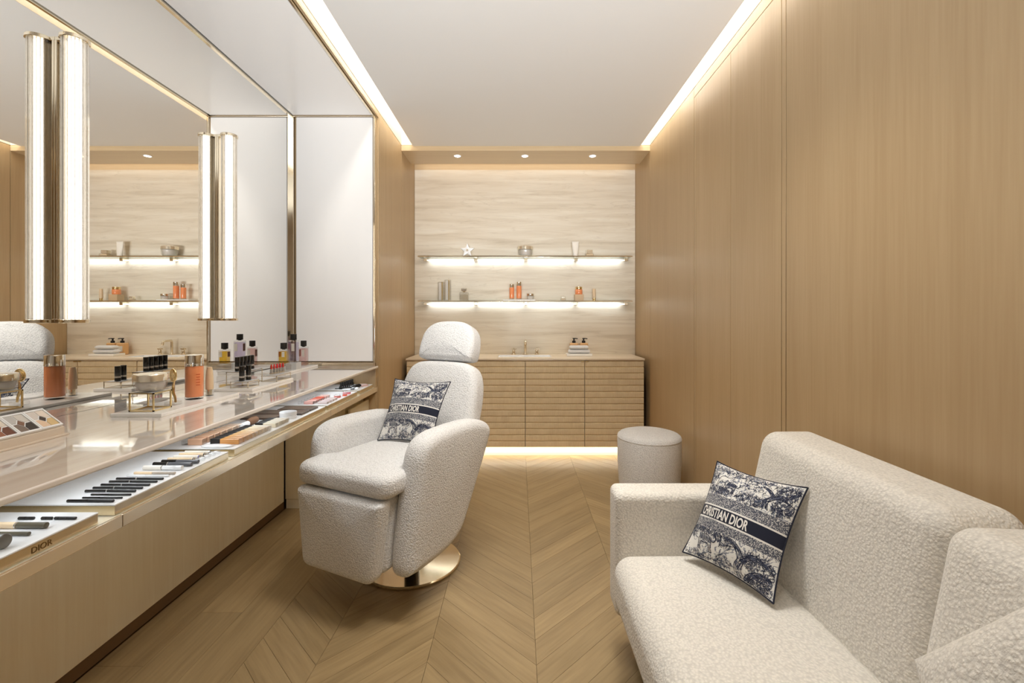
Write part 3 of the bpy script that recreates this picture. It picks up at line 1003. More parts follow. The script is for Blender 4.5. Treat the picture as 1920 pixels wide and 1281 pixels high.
# ---------------------------------------------------------------- printed pillows
def pillow_mat():
    m, nt, p, L = new_mat('toile_cover')
    uv = nd(nt, 'ShaderNodeUVMap')
    sp = nd(nt, 'ShaderNodeSeparateXYZ')
    L.new(uv.outputs[0], sp.inputs[0])
    ivory, navy = lin(232, 230, 225), lin(17, 22, 44)
    ch_ = nd(nt, 'ShaderNodeTexVoronoi')
    ch_.inputs['Scale'].default_value = 130
    L.new(uv.outputs[0], ch_.inputs['Vector'])
    g = ramp(nt, [(0.30, ivory), (0.46, lin(74, 78, 92))], 'LINEAR')
    L.new(ch_.outputs['Distance'], g.inputs[0])
    # toile ground: faint contour shading of the drawing, pale elsewhere
    n1 = nd(nt, 'ShaderNodeTexNoise')
    n1.inputs['Scale'].default_value = 7
    n1.inputs['Detail'].default_value = 5
    n1.inputs['Distortion'].default_value = 2.2
    L.new(uv.outputs[0], n1.inputs[0])
    mul = nd(nt, 'ShaderNodeMath', operation='MULTIPLY')
    mul.inputs[1].default_value = 26
    L.new(n1.outputs['Fac'], mul.inputs[0])
    sn = nd(nt, 'ShaderNodeMath', operation='SINE')
    L.new(mul.outputs[0], sn.inputs[0])
    tn = ramp(nt, [(0.62, ivory), (0.95, lin(118, 124, 140))])
    L.new(sn.outputs[0], tn.inputs[0])
    zone = ramp(nt, [(0.0, (0, 0, 0, 1)), (0.32, (.5, .5, .5, 1)), (0.40, (1, 1, 1, 1)), (0.417, (.2, .2, .2, 1)), (0.53, (1, 1, 1, 1)), (0.545, (.5, .5, .5, 1)), (0.645, (0, 0, 0, 1))], 'CONSTANT')
    L.new(sp.outputs['Y'], zone.inputs[0])
    sel = lambda a, b: None
    z = zone.outputs[0]

    def gate(v):
        c = nd(nt, 'ShaderNodeMath', operation='COMPARE')
        c.inputs[1].default_value = v
        c.inputs[2].default_value = 0.06
        L.new(z, c.inputs[0])
        return c.outputs[0]
    col = tn.outputs[0]
    for v, src in ((0.5, g.outputs[0]), (1.0, ivory), (0.2, navy)):
        mx = nd(nt, 'ShaderNodeMixRGB')
        L.new(gate(v), mx.inputs[0])
        L.new(col, mx.inputs[1])
        if isinstance(src, tuple):
            mx.inputs[2].default_value = src
        else:
            L.new(src, mx.inputs[2])
        col = mx.outputs[0]
    L.new(col, p.inputs['Base Color'])
    p.inputs['Roughness'].default_value = 0.85
    p.inputs['Sheen Weight'].default_value = 0.1
    wv = nd(nt, 'ShaderNodeTexNoise')
    wv.inputs['Scale'].default_value = 260
    L.new(uv.outputs[0], wv.inputs[0])
    b = nd(nt, 'ShaderNodeBump')
    b.inputs['Strength'].default_value = 0.15
    b.inputs['Distance'].default_value = 0.001
    L.new(wv.outputs['Fac'], b.inputs['Height'])
    L.new(b.outputs[0], p.inputs['Normal'])
    return m


COVER = pillow_mat()
NAVY = pm('navy_print', (30, 36, 58), 0.85)
NAVY2 = pm('navy_print_light', (92, 98, 118), 0.85)
PIPE = pm('navy_piping', (20, 24, 44), 0.7)
LETTER = pm('ivory_lettering', (236, 233, 228), 0.8)


def toile_strokes():
    """the drawing on the cover as polylines in -1..1: tiger in a glade, bare tree, foliage, beasts above"""
    r = random.Random(21)
    S = []          # (points, width, tone)

    def leafy(cx, cy, rx, ry, n, w=0.011, tone=0):
        for _ in range(n):
            a, q = r.uniform(0, 2 * PI), math.sqrt(r.random())
            x, y = cx + rx * q * math.cos(a), cy + ry * q * math.sin(a)
            ln, th, cv = r.uniform(0.03, 0.075), r.uniform(0, 2 * PI), r.uniform(-2.6, 2.6)
            pts = []
            for k in range(5):
                pts.append((x, y))
                x += ln / 4 * math.cos(th)
                y += ln / 4 * math.sin(th)
                th += cv / 4
            S.append((pts, w * r.uniform(0.5, 1.35), tone if r.random() < .7 else 1 - tone))

    def curl(cx, cy, rad, turns=1.2, w=0.011):
        a0 = r.uniform(0, 2 * PI)
        d = r.choice((-1, 1))
        S.append(([(cx + rad * (1 - k / 12) * math.cos(a0 + d * k / 12 * turns * 2 * PI), cy + rad * (1 - k / 12) * math.sin(a0 + d * k / 12 * turns * 2 * PI)) for k in range(11)], w, 0))

    def limb(pts, w0, w1, bark=True):
        q = spline(pts, 6, False)
        n = len(q)
        for e in (-1, 1):
            ed = []
            for i, (x, y) in enumerate(q):
                a, b = q[max(0, i - 1)], q[min(n - 1, i + 1)]
                l = math.hypot(b[0] - a[0], b[1] - a[1]) or 1
                wd = w0 + (w1 - w0) * i / n
                ed.append((x - e * (b[1] - a[1]) / l * wd, y + e * (b[0] - a[0]) / l * wd))
            S.append((ed, 0.017, 0))
        if bark:
            for _ in range(int(n * 3.2)):
                i = r.randrange(n - 2)
                o = r.uniform(-0.9, 0.9) * (w0 + (w1 - w0) * i / n)
                S.append(([(q[j][0] + o, q[j][1] + r.uniform(-.01, .01)) for j in (i, i + 1, i + 2)], r.uniform(.008, .02), r.choice((0, 0, 1))))

    def beast(cx, cy, s, flip=1, stripes=True, tail=1):
        P = lambda a: [(cx + flip * s * x, cy + s * y) for x, y in a]
        body = spline(P([(-.60, .16), (-.50, .30), (-.38, .34), (-.28, .24), (-.10, .20), (.12, .24), (.32, .20), (.44, .06), (.46, -.12), (.44, -.34), (.50, -.46), (.36, -.46), (.32, -.26), (.22, -.12),
                         (.02, -.16), (-.16, -.14), (-.20, -.34), (-.16, -.46), (-.30, -.46), (-.32, -.24), (-.38, -.06), (-.50, -.02), (-.62, .04)]), 4)
        S.append((body + [body[0]], 0.017, 0))
        S.append((spline(P([(.46, .02), (.60, .02), (.70, .14), (.66, .30), (.58, .34)]), 5, False), 0.024, 0))
        S.append((spline(P([(-.52, .28), (-.48, .38), (-.42, .33)]), 4, False), 0.014, 0))
        for x, y in ((-.54, .20), (-.45, .21)):
            S.append((P([(x, y), (x + .03, y + .01)]), 0.020, 0))
        S.append((P([(-.60, .09), (-.55, .07), (-.50, .10)]), 0.012, 0))
        if stripes:
            for k in range(16):
                x = -.34 + k * .052
                S.append((spline(P([(x, .20), (x + .03, .08), (x - .01, -.04)]), 3, False), 0.012 + .006 * (k % 2), k % 3 // 2))
            for k in range(5):
                y = -.14 - k * .06
                S.append((P([(-.31, y), (-.20, y - .02)]), 0.010, 0))
                S.append((P([(.33, y), (.44, y - .02)]), 0.010, 0))
        for _ in range(18):
            x, y = r.uniform(-.3, .4), r.uniform(-.12, .0)
            S.append((P([(x, y), (x + .05, y + .03)]), 0.008, 1))

    # lower scene
    beast(-0.50, -0.60, 0.44)
    limb([(0.34, -1.0), (0.30, -0.82), (0.36, -0.66), (0.30, -0.52), (0.16, -0.42), (-0.02, -0.40)], 0.085, 0.02)
    limb([(0.36, -0.68), (0.50, -0.56), (0.66, -0.50), (0.86, -0.56)], 0.05, 0.015)
    limb([(0.44, -1.0), (0.56, -0.84), (0.72, -0.74), (0.92, -0.72)], 0.05, 0.02)
    leafy(0.70, -0.62, 0.30, 0.22, 300)
    leafy(0.72, -0.90, 0.28, 0.10, 170)
    leafy(-0.35, -0.42, 0.62, 0.055, 260)
    leafy(-0.86, -0.52, 0.10, 0.12, 60)
    leafy(0.02, -0.52, 0.16, 0.09, 70)
    leafy(-0.02, -0.84, 0.16, 0.12, 80)
    leafy(-0.5, -0.93, 0.46, 0.055, 120)
    for _ in range(16):
        curl(r.uniform(0.45, 0.95), r.uniform(-0.95, -0.42), r.uniform(.03, .06))
    # upper scene
    beast(-0.52, 0.66, 0.38, -1, False)
    beast(-0.30, 0.56, 0.30, 1, True)
    limb([(0.55, 0.34), (0.50, 0.50), (0.62, 0.64), (0.80, 0.70), (0.95, 0.84)], 0.05, 0.02)
    limb([(0.60, 0.62), (0.46, 0.74), (0.30, 0.80)], 0.03, 0.012)
    leafy(0.78, 0.80, 0.20, 0.17, 210)
    leafy(0.80, 0.48, 0.19, 0.17, 220)
    leafy(0.20, 0.42, 0.30, 0.12, 210)
    leafy(-0.55, 0.40, 0.40, 0.085, 210)
    leafy(-0.10, 0.90, 0.75, 0.075, 260)
    leafy(-0.88, 0.70, 0.09, 0.24, 90)
    leafy(0.12, 0.70, 0.20, 0.12, 70)
    for _ in range(22):
        curl(r.uniform(0.30, 0.95), r.uniform(0.34, 0.95), r.uniform(.03, .065))
    for _ in range(10):
        curl(r.uniform(-0.95, 0.2), r.uniform(0.36, 0.9), r.uniform(.03, .05))
    return S


def make_pillow(bl, br, tl, tr, thick, label, group=None):
    bl, br, tl, tr = [Vector(p) for p in (bl, br, tl, tr)]
    org = (bl + br) / 2
    t = thing('square_pillow', label, 'pillow', tuple(org), group)
    nrm = (br - bl).cross(tl - bl).normalized()

    def S(s, q, side, off=0.0):
        a = s * (1 - 0.095 * (1 - q * q) * abs(s) ** 1.5)
        b = q * (1 - 0.095 * (1 - s * s) * abs(q) ** 1.5)
        u, v = (a + 1) / 2, (b + 1) / 2
        p = bl * (1 - u) * (1 - v) + br * u * (1 - v) + tl * (1 - u) * v + tr * u * v
        h = thick / 2 * (max(0, 1 - abs(s) ** 2.0) ** 0.75) * (max(0, 1 - abs(q) ** 2.0) ** 0.75)
        return p + nrm * side * (h + off)

    N = 30
    g = [math.sin(PI / 2 * (-1 + 2 * i / N)) for i in range(N + 1)]
    V, Fc, UV, idx = [], [], [], {}
    for side in (1, -1):
        for i, a in enumerate(g):
            for j, b in enumerate(g):
                edge = i in (0, N) or j in (0, N)
                key = (i, j, 0 if edge else side)
                if key in idx:
                    continue
                idx[key] = len(V)
                V.append(S(a, b, side) - org)
                UV.append(((a + 1) / 2, (b + 1) / 2))
    K = lambda i, j, sd: idx[(i, j, 0 if (i in (0, N) or j in (0, N)) else sd)]
    for side in (1, -1):
        for i in range(N):
            for j in range(N):
                q = (K(i, j, side), K(i + 1, j, side), K(i + 1, j + 1, side), K(i, j + 1, side))
                Fc.append(q if side > 0 else q[::-1])
    me = bpy.data.meshes.new('cover')
    me.from_pydata([tuple(v) for v in V], [], Fc)
    me.materials.append(COVER)
    ul = me.uv_layers.new(name='UVMap')
    for lp in me.loops:
        ul.data[lp.index].uv = UV[lp.vertex_index]
    me.polygons.foreach_set('use_smooth', [True] * len(me.polygons))
    o = bpy.data.objects.new('cover', me)
    C.objects.link(o)
    o.parent = t
    rim = [S(x, -1, 1) for x in g[:-1]] + [S(1, x, 1) for x in g[:-1]] + [S(-x, 1, 1) for x in g[:-1]] + [S(-1, -x, 1) for x in g[:-1]]
    MB().tube(rim, 0.0025, 6, True).build('piping', PIPE, t, org=tuple(org))
    # drawing: thin ribbons printed on the cover
    for tone, mt in ((0, NAVY), (1, NAVY2)):
        m = MB()
        for pts, wd, tn in STROKES:
            if tn != tone:
                continue
            pts = [(max(-.975, min(.975, x)), max(-.975, min(.975, y))) for x, y in pts]
            n = len(pts)
            vs, fs = [], []
            for i, (x, y) in enumerate(pts):
                a, b = pts[max(0, i - 1)], pts[min(n - 1, i + 1)]
                l = math.hypot(b[0] - a[0], b[1] - a[1]) or 1
                wq = wd / 2 * (0.35 + 0.65 * math.sin(PI * (i + .5) / n))
                dx, dy = -(b[1] - a[1]) / l * wq, (b[0] - a[0]) / l * wq
                vs += [S(x + dx, y + dy, 1, 0.0006), S(x - dx, y - dy, 1, 0.0006)]
            for i in range(n - 1):
                fs.append((2 * i, 2 * i + 1, 2 * i + 3, 2 * i + 2))
            m.add(vs, fs)
        po = m.build('toile_print', mt, t, org=tuple(org), smooth=0)
        po['kind'] = 'stuff'
    # woven words
    for body, x0, x1, y0, y1, mt, bold in (('CHRISTIAN DIOR', -0.80, 0.38, -0.146, 0.040, LETTER, 0.028), ('PARIS', -0.48, -0.26, -0.199, -0.176, NAVY, 0.0)):
        tm = text_mesh(body, 1.0, 1.0, bold)
        xs = [v.co.x for v in tm.vertices]
        ys = [v.co.y for v in tm.vertices]
        bm = bmesh.new()
        bm.from_mesh(tm)
        bmesh.ops.triangulate(bm, faces=bm.faces)
        bmesh.ops.subdivide_edges(bm, edges=[e for e in bm.edges if e.calc_length() > 0.25], cuts=3)
        for v in bm.verts:
            s = x0 + (v.co.x - min(xs)) / (max(xs) - min(xs)) * (x1 - x0)
            q = y0 + (v.co.y - min(ys)) / (max(ys) - min(ys)) * (y1 - y0)
            v.co = S(s, q, 1, 0.0009) - org
        bm.to_mesh(tm)
        bm.free()
        tm.materials.append(mt)
        lo = bpy.data.objects.new('lettering', tm)
        C.objects.link(lo)
        lo.parent = t
    return t


STROKES = toile_strokes()
kf = 0.980
sc_ = lambda p: (p[0] * kf, p[1] * kf, EYE + (p[2] - EYE) * kf)
make_pillow(sc_((-0.724, 2.359, 0.622)), sc_((-0.429, 2.263, 0.622)), sc_((-0.6855, 2.552, 0.912)), sc_((-0.353, 2.39, 0.918)), 0.10,
            'navy and ivory toile pillow with woven name band, leaning in the makeup chair', 'printed toile pillows')
kf = 0.955
sc_ = lambda p: (p[0] * kf, p[1] * kf, EYE + (p[2] - EYE) * kf)
make_pillow(sc_((0.585, 1.634, 0.42)), sc_((0.745, 1.340, 0.42)), sc_((0.747, 1.722, 0.715)), sc_((0.899, 1.4237, 0.727)), 0.125,
            'navy and ivory toile pillow with woven name band, leaning on the sofa', 'printed toile pillows')


def plain_cushion(a, b, c, d, thick, label):
    """soft square cushion with corners a, b, c, d in turn"""
    a, b, c, d = [Vector(p) for p in (a, b, c, d)]
    org = (a + b + c + d) / 4
    t = thing('boucle_cushion', label, 'cushion', tuple(org))
    n = (b - a).cross(d - a).normalized()
    N = 24
    m = MB()
    for side in (1, -1):
        vs, fs = [], []
        for i in range(N + 1):
            for j in range(N + 1):
                s, q = math.sin(PI / 2 * (-1 + 2 * i / N)), math.sin(PI / 2 * (-1 + 2 * j / N))
                u = (s * (1 - .05 * (1 - q * q) * abs(s)) + 1) / 2
                v = (q * (1 - .05 * (1 - s * s) * abs(q)) + 1) / 2
                h = thick / 2 * (max(0, 1 - abs(s) ** 2.2) ** .55) * (max(0, 1 - abs(q) ** 2.2) ** .55)
                vs.append(a * (1 - u) * (1 - v) + b * u * (1 - v) + c * u * v + d * (1 - u) * v + n * side * h)
        for i in range(N):
            for j in range(N):
                k = i * (N + 1) + j
                f = (k, k + N + 1, k + N + 2, k + 1)
                fs.append(f if side > 0 else f[::-1])
        m.add(vs, fs)
    m.build('cover', BOUCLE_S, t, org=tuple(org))
    rim = [a.lerp(b, k / 10) for k in range(10)] + [b.lerp(c, k / 10) for k in range(10)] + [c.lerp(d, k / 10) for k in range(10)] + [d.lerp(a, k / 10) for k in range(10)]
    return t


kf = 0.94
plain_cushion(sc_((0.69, 0.80, 0.661)), sc_((0.80, 0.585, 0.97)), sc_((0.74, 0.42, 0.74)), sc_((0.625, 0.625, 0.455)), 0.13, 'plain off-white boucle cushion at the near end of the sofa')

# ---------------------------------------------------------------- white marble boards on the counter
CZ = 0.896
TZ = CZ + 0.013
for x0, x1, y0, y1, lb in ((-1.470, -1.284, 1.650, 2.112, 'white marble board carrying the tall orange bottle and the glass jar on its gold stand'),
                           (-1.472, -1.284, 2.216, 2.618, 'white marble board carrying the black and the red lipsticks'),
                           (-1.655, -1.456, 2.870, 3.335, 'white marble board against the mirror carrying three perfume bottles')):
    t = tag(MB().bbox(x0, x1, y0, y1, CZ, TZ, 0.0025).build('marble_board', MARBLE), lb, 'display board', 'marble boards on the makeup counter')


def wire_stand(x0, x1, y0, y1, h, label, metal=GOLD, wr_=0.0022, top=None):
    c = ((x0 + x1) / 2, (y0 + y1) / 2, TZ)
    t = thing('wire_stand', label, 'display stand', c, 'wire stands on the makeup counter')
    m = MB()
    for z in (TZ + wr_, TZ + h - wr_):
        for a, b in (((x0, y0), (x1, y0)), ((x1, y0), (x1, y1)), ((x1, y1), (x0, y1)), ((x0, y1), (x0, y0))):
            m.box(min(a[0], b[0]) - wr_, max(a[0], b[0]) + wr_, min(a[1], b[1]) - wr_, max(a[1], b[1]) + wr_, z - wr_, z + wr_)
    for x in (x0, x1):
        for y in (y0, y1):
            m.box(x - wr_, x + wr_, y - wr_, y + wr_, TZ, TZ + h)
    m.build('wire_frame', metal, t, 0)
    MB().bbox(x0 + wr_, x1 - wr_, y0 + wr_, y1 - wr_, TZ + h - 0.004, TZ + h, 0.0008, 1).build('top_plate', top or FROST, t)
    return TZ + h


h1 = wire_stand(-1.427, -1.340, 1.684, 1.768, 0.069, 'brass wire cube stand under the round glass cream jar', BRASS, 0.0024)
h2 = wire_stand(-1.474, -1.392, 2.316, 2.490, 0.068, 'taller slim metal wire stand under the row of five black lipsticks', GOLD, 0.0014)
h3 = wire_stand(-1.403, -1.319, 2.237, 2.330, 0.031, 'low metal wire stand under the pair of black lipsticks', GOLD, 0.0014)
h4 = wire_stand(-1.374, -1.294, 2.456, 2.604, 0.032, 'low metal wire stand under the five open red lipsticks', GOLD, 0.0014)


def cream_jar(x, y, z, r, h, lid, label, group=None, body=None, band=LIDM, cat='jar', cream=IVORY):
    t = thing('cream_jar', label, cat, (x, y, z), group)
    hb = h * (1 - lid)
    MB().lathe([(0, z), (r * .72, z), (r * .80, z + hb * .06), (r * .93, z + hb * .5), (r * .97, z + hb * .95), (r * .8, z + hb)], (x, y, 0), 40, closed=False).build('glass_bowl', body or CLEAR, t)
    MB().lathe([(0, z + hb * .14), (r * .66, z + hb * .14), (r * .82, z + hb * .55), (r * .85, z + hb * .97), (0, z + hb * .97)], (x, y, 0), 36, closed=False).build('cream', cream, t)
    MB().lathe([(r * .94, z + hb), (r, z + hb + .0015), (r, z + h - .004), (r * .95, z + h), (0, z + h + r * .03)], (x, y, 0), 44, closed=True).build('lid', band, t)
    return t


cream_jar(-1.386, 1.728, h1, 0.054, 0.066, 0.42, 'round clear glass cream jar with shiny lid on the brass wire cube stand', 'cream jars', cream=pm('silver_cream', (214, 208, 200), 0.3, 0.4))

# honeycomb spatula on a clear foot
t = thing('spatula', 'curved gold spatula with honeycomb head standing in a clear foot beside the orange bottle', 'spatula', (-1.366, 1.815, TZ))
MB().bbox(-1.388, -1.344, 1.795, 1.835, TZ, TZ + 0.014, 0.002).build('foot', CLEAR, t)
sx, sy = -1.366, 1.815
MB().tube([(sx + .010, sy, TZ + .010), (sx + .007, sy, TZ + .030), (sx - .001, sy, TZ + .050), (sx + .000, sy, TZ + .075), (sx + .004, sy, TZ + .092)], [.0036, .0046, .0050, .0042, .0036], 10).build('handle', BRASS, t)
ov = [(0.021 * math.sin(a) * (1 + .12 * math.cos(a)), 0.027 * -math.cos(a)) for a in [2 * PI * k / 36 for k in range(36)]]
MB().puff(ov, 0.006, 0.0028, lambda x, y, z: (sx - .000 + x * .86 + z * .35, sy + x * -.3 + z, TZ + .117 + y), 4, 0.001).build('head', BRASS, t)
for k, (a, b) in enumerate([(0, 0), (.009, 0), (-.009, 0), (.0045, .008), (-.0045, .008), (.0045, -.008), (-.0045, -.008), (0, .0155), (0, -.0155)]):
    MB().lathe([(0.0036, -.0008), (.0044, .0006), (.0036, .0014)], (sx + a * .86, sy - .0036 - a * .3, TZ + .117 + b), 6, axis=1).build('honey_cell', GOLD_S, t)


def round_bottle(x, y, z, r, h, cap, label, body=ORANGE, capm=CHROME, group=None, cat='bottle', glassy=True, n=32):
    t = thing('lotion_bottle', label, cat, (x, y, z), group)
    hb = h * (1 - cap)
    if glassy:
        MB().lathe([(0, z), (r * .9, z), (r, z + .004), (r, z + .012), (r * .95, z + .013)], (x, y, 0), n, closed=False).build('glass_foot', CLEAR, t)
        MB().lathe([(0, z + .011), (r * .93, z + .011), (r * .97, z + .015), (r * .97, z + hb - .004), (r * .93, z + hb), (0, z + hb)], (x, y, 0), n, closed=False).build('body', body, t)
    else:
        MB().cyl(r, z, z + hb, (x, y, 0), n, 0.002).build('body', body, t)
    MB().lathe([(r * .96, z + hb), (r, z + hb + .001), (r, z + hb + h * .05), (r * .985, z + hb + h * .052), (r * .985, z + h - .003), (r * .95, z + h), (0, z + h)], (x, y, 0), n, closed=True).build('cap', capm, t)
    return t


t = round_bottle(-1.374, 1.945, TZ, 0.034, 0.187, 0.25, 'tall orange lotion bottle with silver cap on the near marble board')
for k in range(5):
    MB().hexa([(-1.350, 1.9215 - .0006, TZ + .105 - k * .011), (-1.3415, 1.9335 - .0006, TZ + .105 - k * .011), (-1.3420, 1.934, TZ + .105 - k * .011), (-1.3505, 1.922, TZ + .105 - k * .011),
               (-1.350, 1.9215 - .0006, TZ + .1075 - k * .011), (-1.3415, 1.9335 - .0006, TZ + .1075 - k * .011), (-1.3420, 1.934, TZ + .1075 - k * .011), (-1.3505, 1.922, TZ + .1075 - k * .011)], .0001, 1, 1).build('printed_line', pm('print_red', (206, 84, 40), .5) if k == 0 else bpy.data.materials['print_red'], t)
t = thing('serum_tube', 'slim beige tapered tube standing behind the orange bottle', 'tube', (-1.367, 2.03, TZ))
MB().lathe([(0, TZ), (.0145, TZ), (.0155, TZ + .003), (.0155, TZ + .026), (.0148, TZ + .028)], (-1.367, 2.03, 0), 24, closed=False).build('cap', CLEAR, t)
MB().cyl(.0105, TZ + .003, TZ + .027, (-1.367, 2.03, 0), 16).build('nozzle', GOLD_S, t)
MB().lathe([(.0148, TZ + .028), (.0155, TZ + .032), (.0150, TZ + .075), (.0125, TZ + .110), (.0095, TZ + .126), (0, TZ + .127)], (-1.367, 2.03, 0), 24, closed=False).build('body', BEIGE_P, t)

# lipsticks
SILVER_BAND = pm('silver_band', (206, 204, 200), 0.25, 0.8)


def lipstick(x, y, z, label, group, h=0.074, r=0.0125):
    t = thing('lipstick', label, 'lipstick', (x, y, z), group)
    MB().cyl(r, z, z + h * .22, (x, y, 0), 20, .0008).build('base', BLACK, t)
    MB().cyl(r * .985, z + h * .22, z + h * .34, (x, y, 0), 20).build('band', SILVER_BAND, t)
    MB().cyl(r, z + h * .34, z + h, (x, y, 0), 20, .0012).build('cap', BLACK, t)
    return t


l0 = lipstick(-1.436, 2.346, h2, 'black lipstick with silver band, nearest in the row of five on the taller stand', 'black lipsticks in a row of five')
for k, nm in enumerate(('second', 'third', 'fourth', 'fifth and last')):
    dup(l0, (-1.436, 2.346 + .031 * (k + 1), h2), 'black lipstick, %s from the near end of the row of five' % nm)
l1 = dup(l0, (-1.364, 2.262, h3), 'black lipstick with silver band, the nearer of the pair on the low stand', None, 'pair of black lipsticks')
dup(l0, (-1.356, 2.304, h3), 'black lipstick with silver band, the farther of the pair on the low stand', None, 'pair of black lipsticks')
RED = [pm('lipstick_red', c, 0.35) for c in ((190, 62, 44), (206, 70, 66), (214, 52, 56), (200, 40, 48), (206, 60, 48))]
for k, nm in enumerate(('nearest', 'second', 'third', 'fourth', 'fifth')):
    x, y = -1.339 + .003 * k, 2.486 + k * .0245
    t = thing('open_lipstick', '%s of the five open red lipsticks in clear tubes on the low wire stand' % nm if k else 'brownish red open lipstick in a clear tube, nearest of the five', 'lipstick', (x, y, h4), 'open red lipsticks')
    MB().cyl(.0085, h4, h4 + .012, (x, y, 0), 16, .0006).build('base', CHROME, t)
    MB().cyl(.0080, h4 + .012, h4 + .030, (x, y, 0), 16).build('clear_tube', CLEAR, t)
    MB().cyl(.0056, h4 + .012, h4 + .032, (x, y, 0), 14).build('inner_tube', SILVER_BAND, t)
    m = MB().lathe([(.0050, h4 + .030), (.0058, h4 + .034), (.0058, h4 + .044), (.0045, h4 + .052), (.0022, h4 + .057), (0, h4 + .058)], (x, y, 0), 16, closed=False)
    m.build('bullet', RED[k], t)


# perfume bottles
def perfume(x, y, z, wd, hb, hc, label, juice, rc):
    t = thing('perfume_bottle', label, 'perfume bottle', (x, y, z), 'perfume bottles beside the mirror')
    a = wd / 2
    MB().bbox(x - a, x + a, y - a, y + a, z, z + hb, .006, 3).build('glass', CLEAR, t)
    MB().bbox(x - a + .004, x + a - .004, y - a + .004, y + a - .004, z + .010, z + hb - .012, .005, 3).build('perfume', juice, t)
    MB().cyl(.010, z + hb, z + hb + .005, (x, y, 0), 20).build('collar', BLACK, t)
    MB().cyl(rc, z + hb + .004, z + hb + .004 + hc, (x, y, 0), 28, .001).build('cap', BLACK_M, t)
    MB().bbox(x + .000, x + a - .009, y - a - .0009, y - a + .0003, z + hb * .52, z + hb * .86, .0002, 1).build('label', IVORY, t)
    MB().bbox(x - a - .0009, x - a + .0003, y - .013, y + .013, z + hb * .52, z + hb * .86, .0002, 1).build('label', pm('label_back_' + str(int(y * 100)), (176, 120, 100), .5), t)
    return t


def juice(name, rgb, al):
    m, nt, p, L = new_mat(name)
    p.inputs['Base Color'].default_value = lin(*rgb)
    p.inputs['Roughness'].default_value = 0.05
    tr = nd(nt, 'ShaderNodeBsdfTransparent')
    tr.inputs[0].default_value = lin(*rgb)
    mx = nd(nt, 'ShaderNodeMixShader')
    mx.inputs[0].default_value = al
    L.new(tr.outputs[0], mx.inputs[1])
    L.new(p.outputs[0], mx.inputs[2])
    L.new(mx.outputs[0], nt.nodes['Material Output'].inputs['Surface'])
    return m


tag(MB().bbox(-1.514, -1.452, 2.866, 2.934, TZ, TZ + .044, .002).build('riser_block', CLEAR), 'clear acrylic block under the yellow perfume bottle', 'riser block')
tag(MB().bbox(-1.527, -1.457, 3.008, 3.078, TZ, TZ + .045, .002).build('riser_block', FROST), 'frosted white acrylic block under the tall lilac perfume bottle', 'riser block')
perfume(-1.483, 2.900, TZ + .0445, .052, .096, .038, 'yellow perfume bottle with black cap on a clear block', juice('yellow_perfume', (251, 228, 140), .08), .0195)
perfume(-1.492, 3.043, TZ + .0455, .056, .145, .038, 'tall lilac perfume bottle with black cap on a frosted block', juice('lilac_perfume', (238, 232, 247), .06), .0195)
perfume(-1.492, 3.186, TZ, .052, .139, .038, 'pale pink perfume bottle with black cap standing directly on the marble board', juice('pink_perfume', (248, 228, 225), .07), .0190)

# ---------------------------------------------------------------- eyeshadow palettes on a sloped stand
STANDC = pm('beige_stand', (214, 199, 181), 0.35)
PX0, PZ0, PX1, PZ1 = -1.392, 0.926, -1.456, 0.974
t = thing('sloped_stand', 'pale beige sloped stand under the row of eyeshadow palettes', 'display stand', (-1.43, 1.1, CZ))
MB().prism([(-1.388, CZ), (-1.388, PZ0 - .004), (PX0, PZ0 - .002), (PX1, PZ1 - .002), (PX1 - .01, PZ1 - .006), (PX1 - .01, CZ)], 0.83, 1.403, lambda x, y, z: (x, z, y)).build('wedge', STANDC, t, 0)
MB().bbox(-1.475, -1.380, 0.82, 1.412, CZ, CZ + .006, .002).build('foot', STANDC, t)
sl = Vector((PX1 - PX0, 0, PZ1 - PZ0))
sl_len = sl.length
sl.normalize()
up_ = Vector((-sl.z, 0, sl.x)) * -1
PW = .0585
PAL = [((214, 204, 196), (228, 214, 200), (70, 56, 46), (226, 196, 166), (214, 184, 132)),
       ((190, 186, 182), (206, 200, 192), (128, 94, 74), (126, 110, 98), (62, 52, 44)),
       ((224, 206, 188), (226, 214, 198), (150, 92, 66), (152, 98, 72), (110, 66, 46)),
       ((226, 200, 190), (214, 176, 160), (120, 74, 64), (170, 120, 100), (90, 60, 52))]
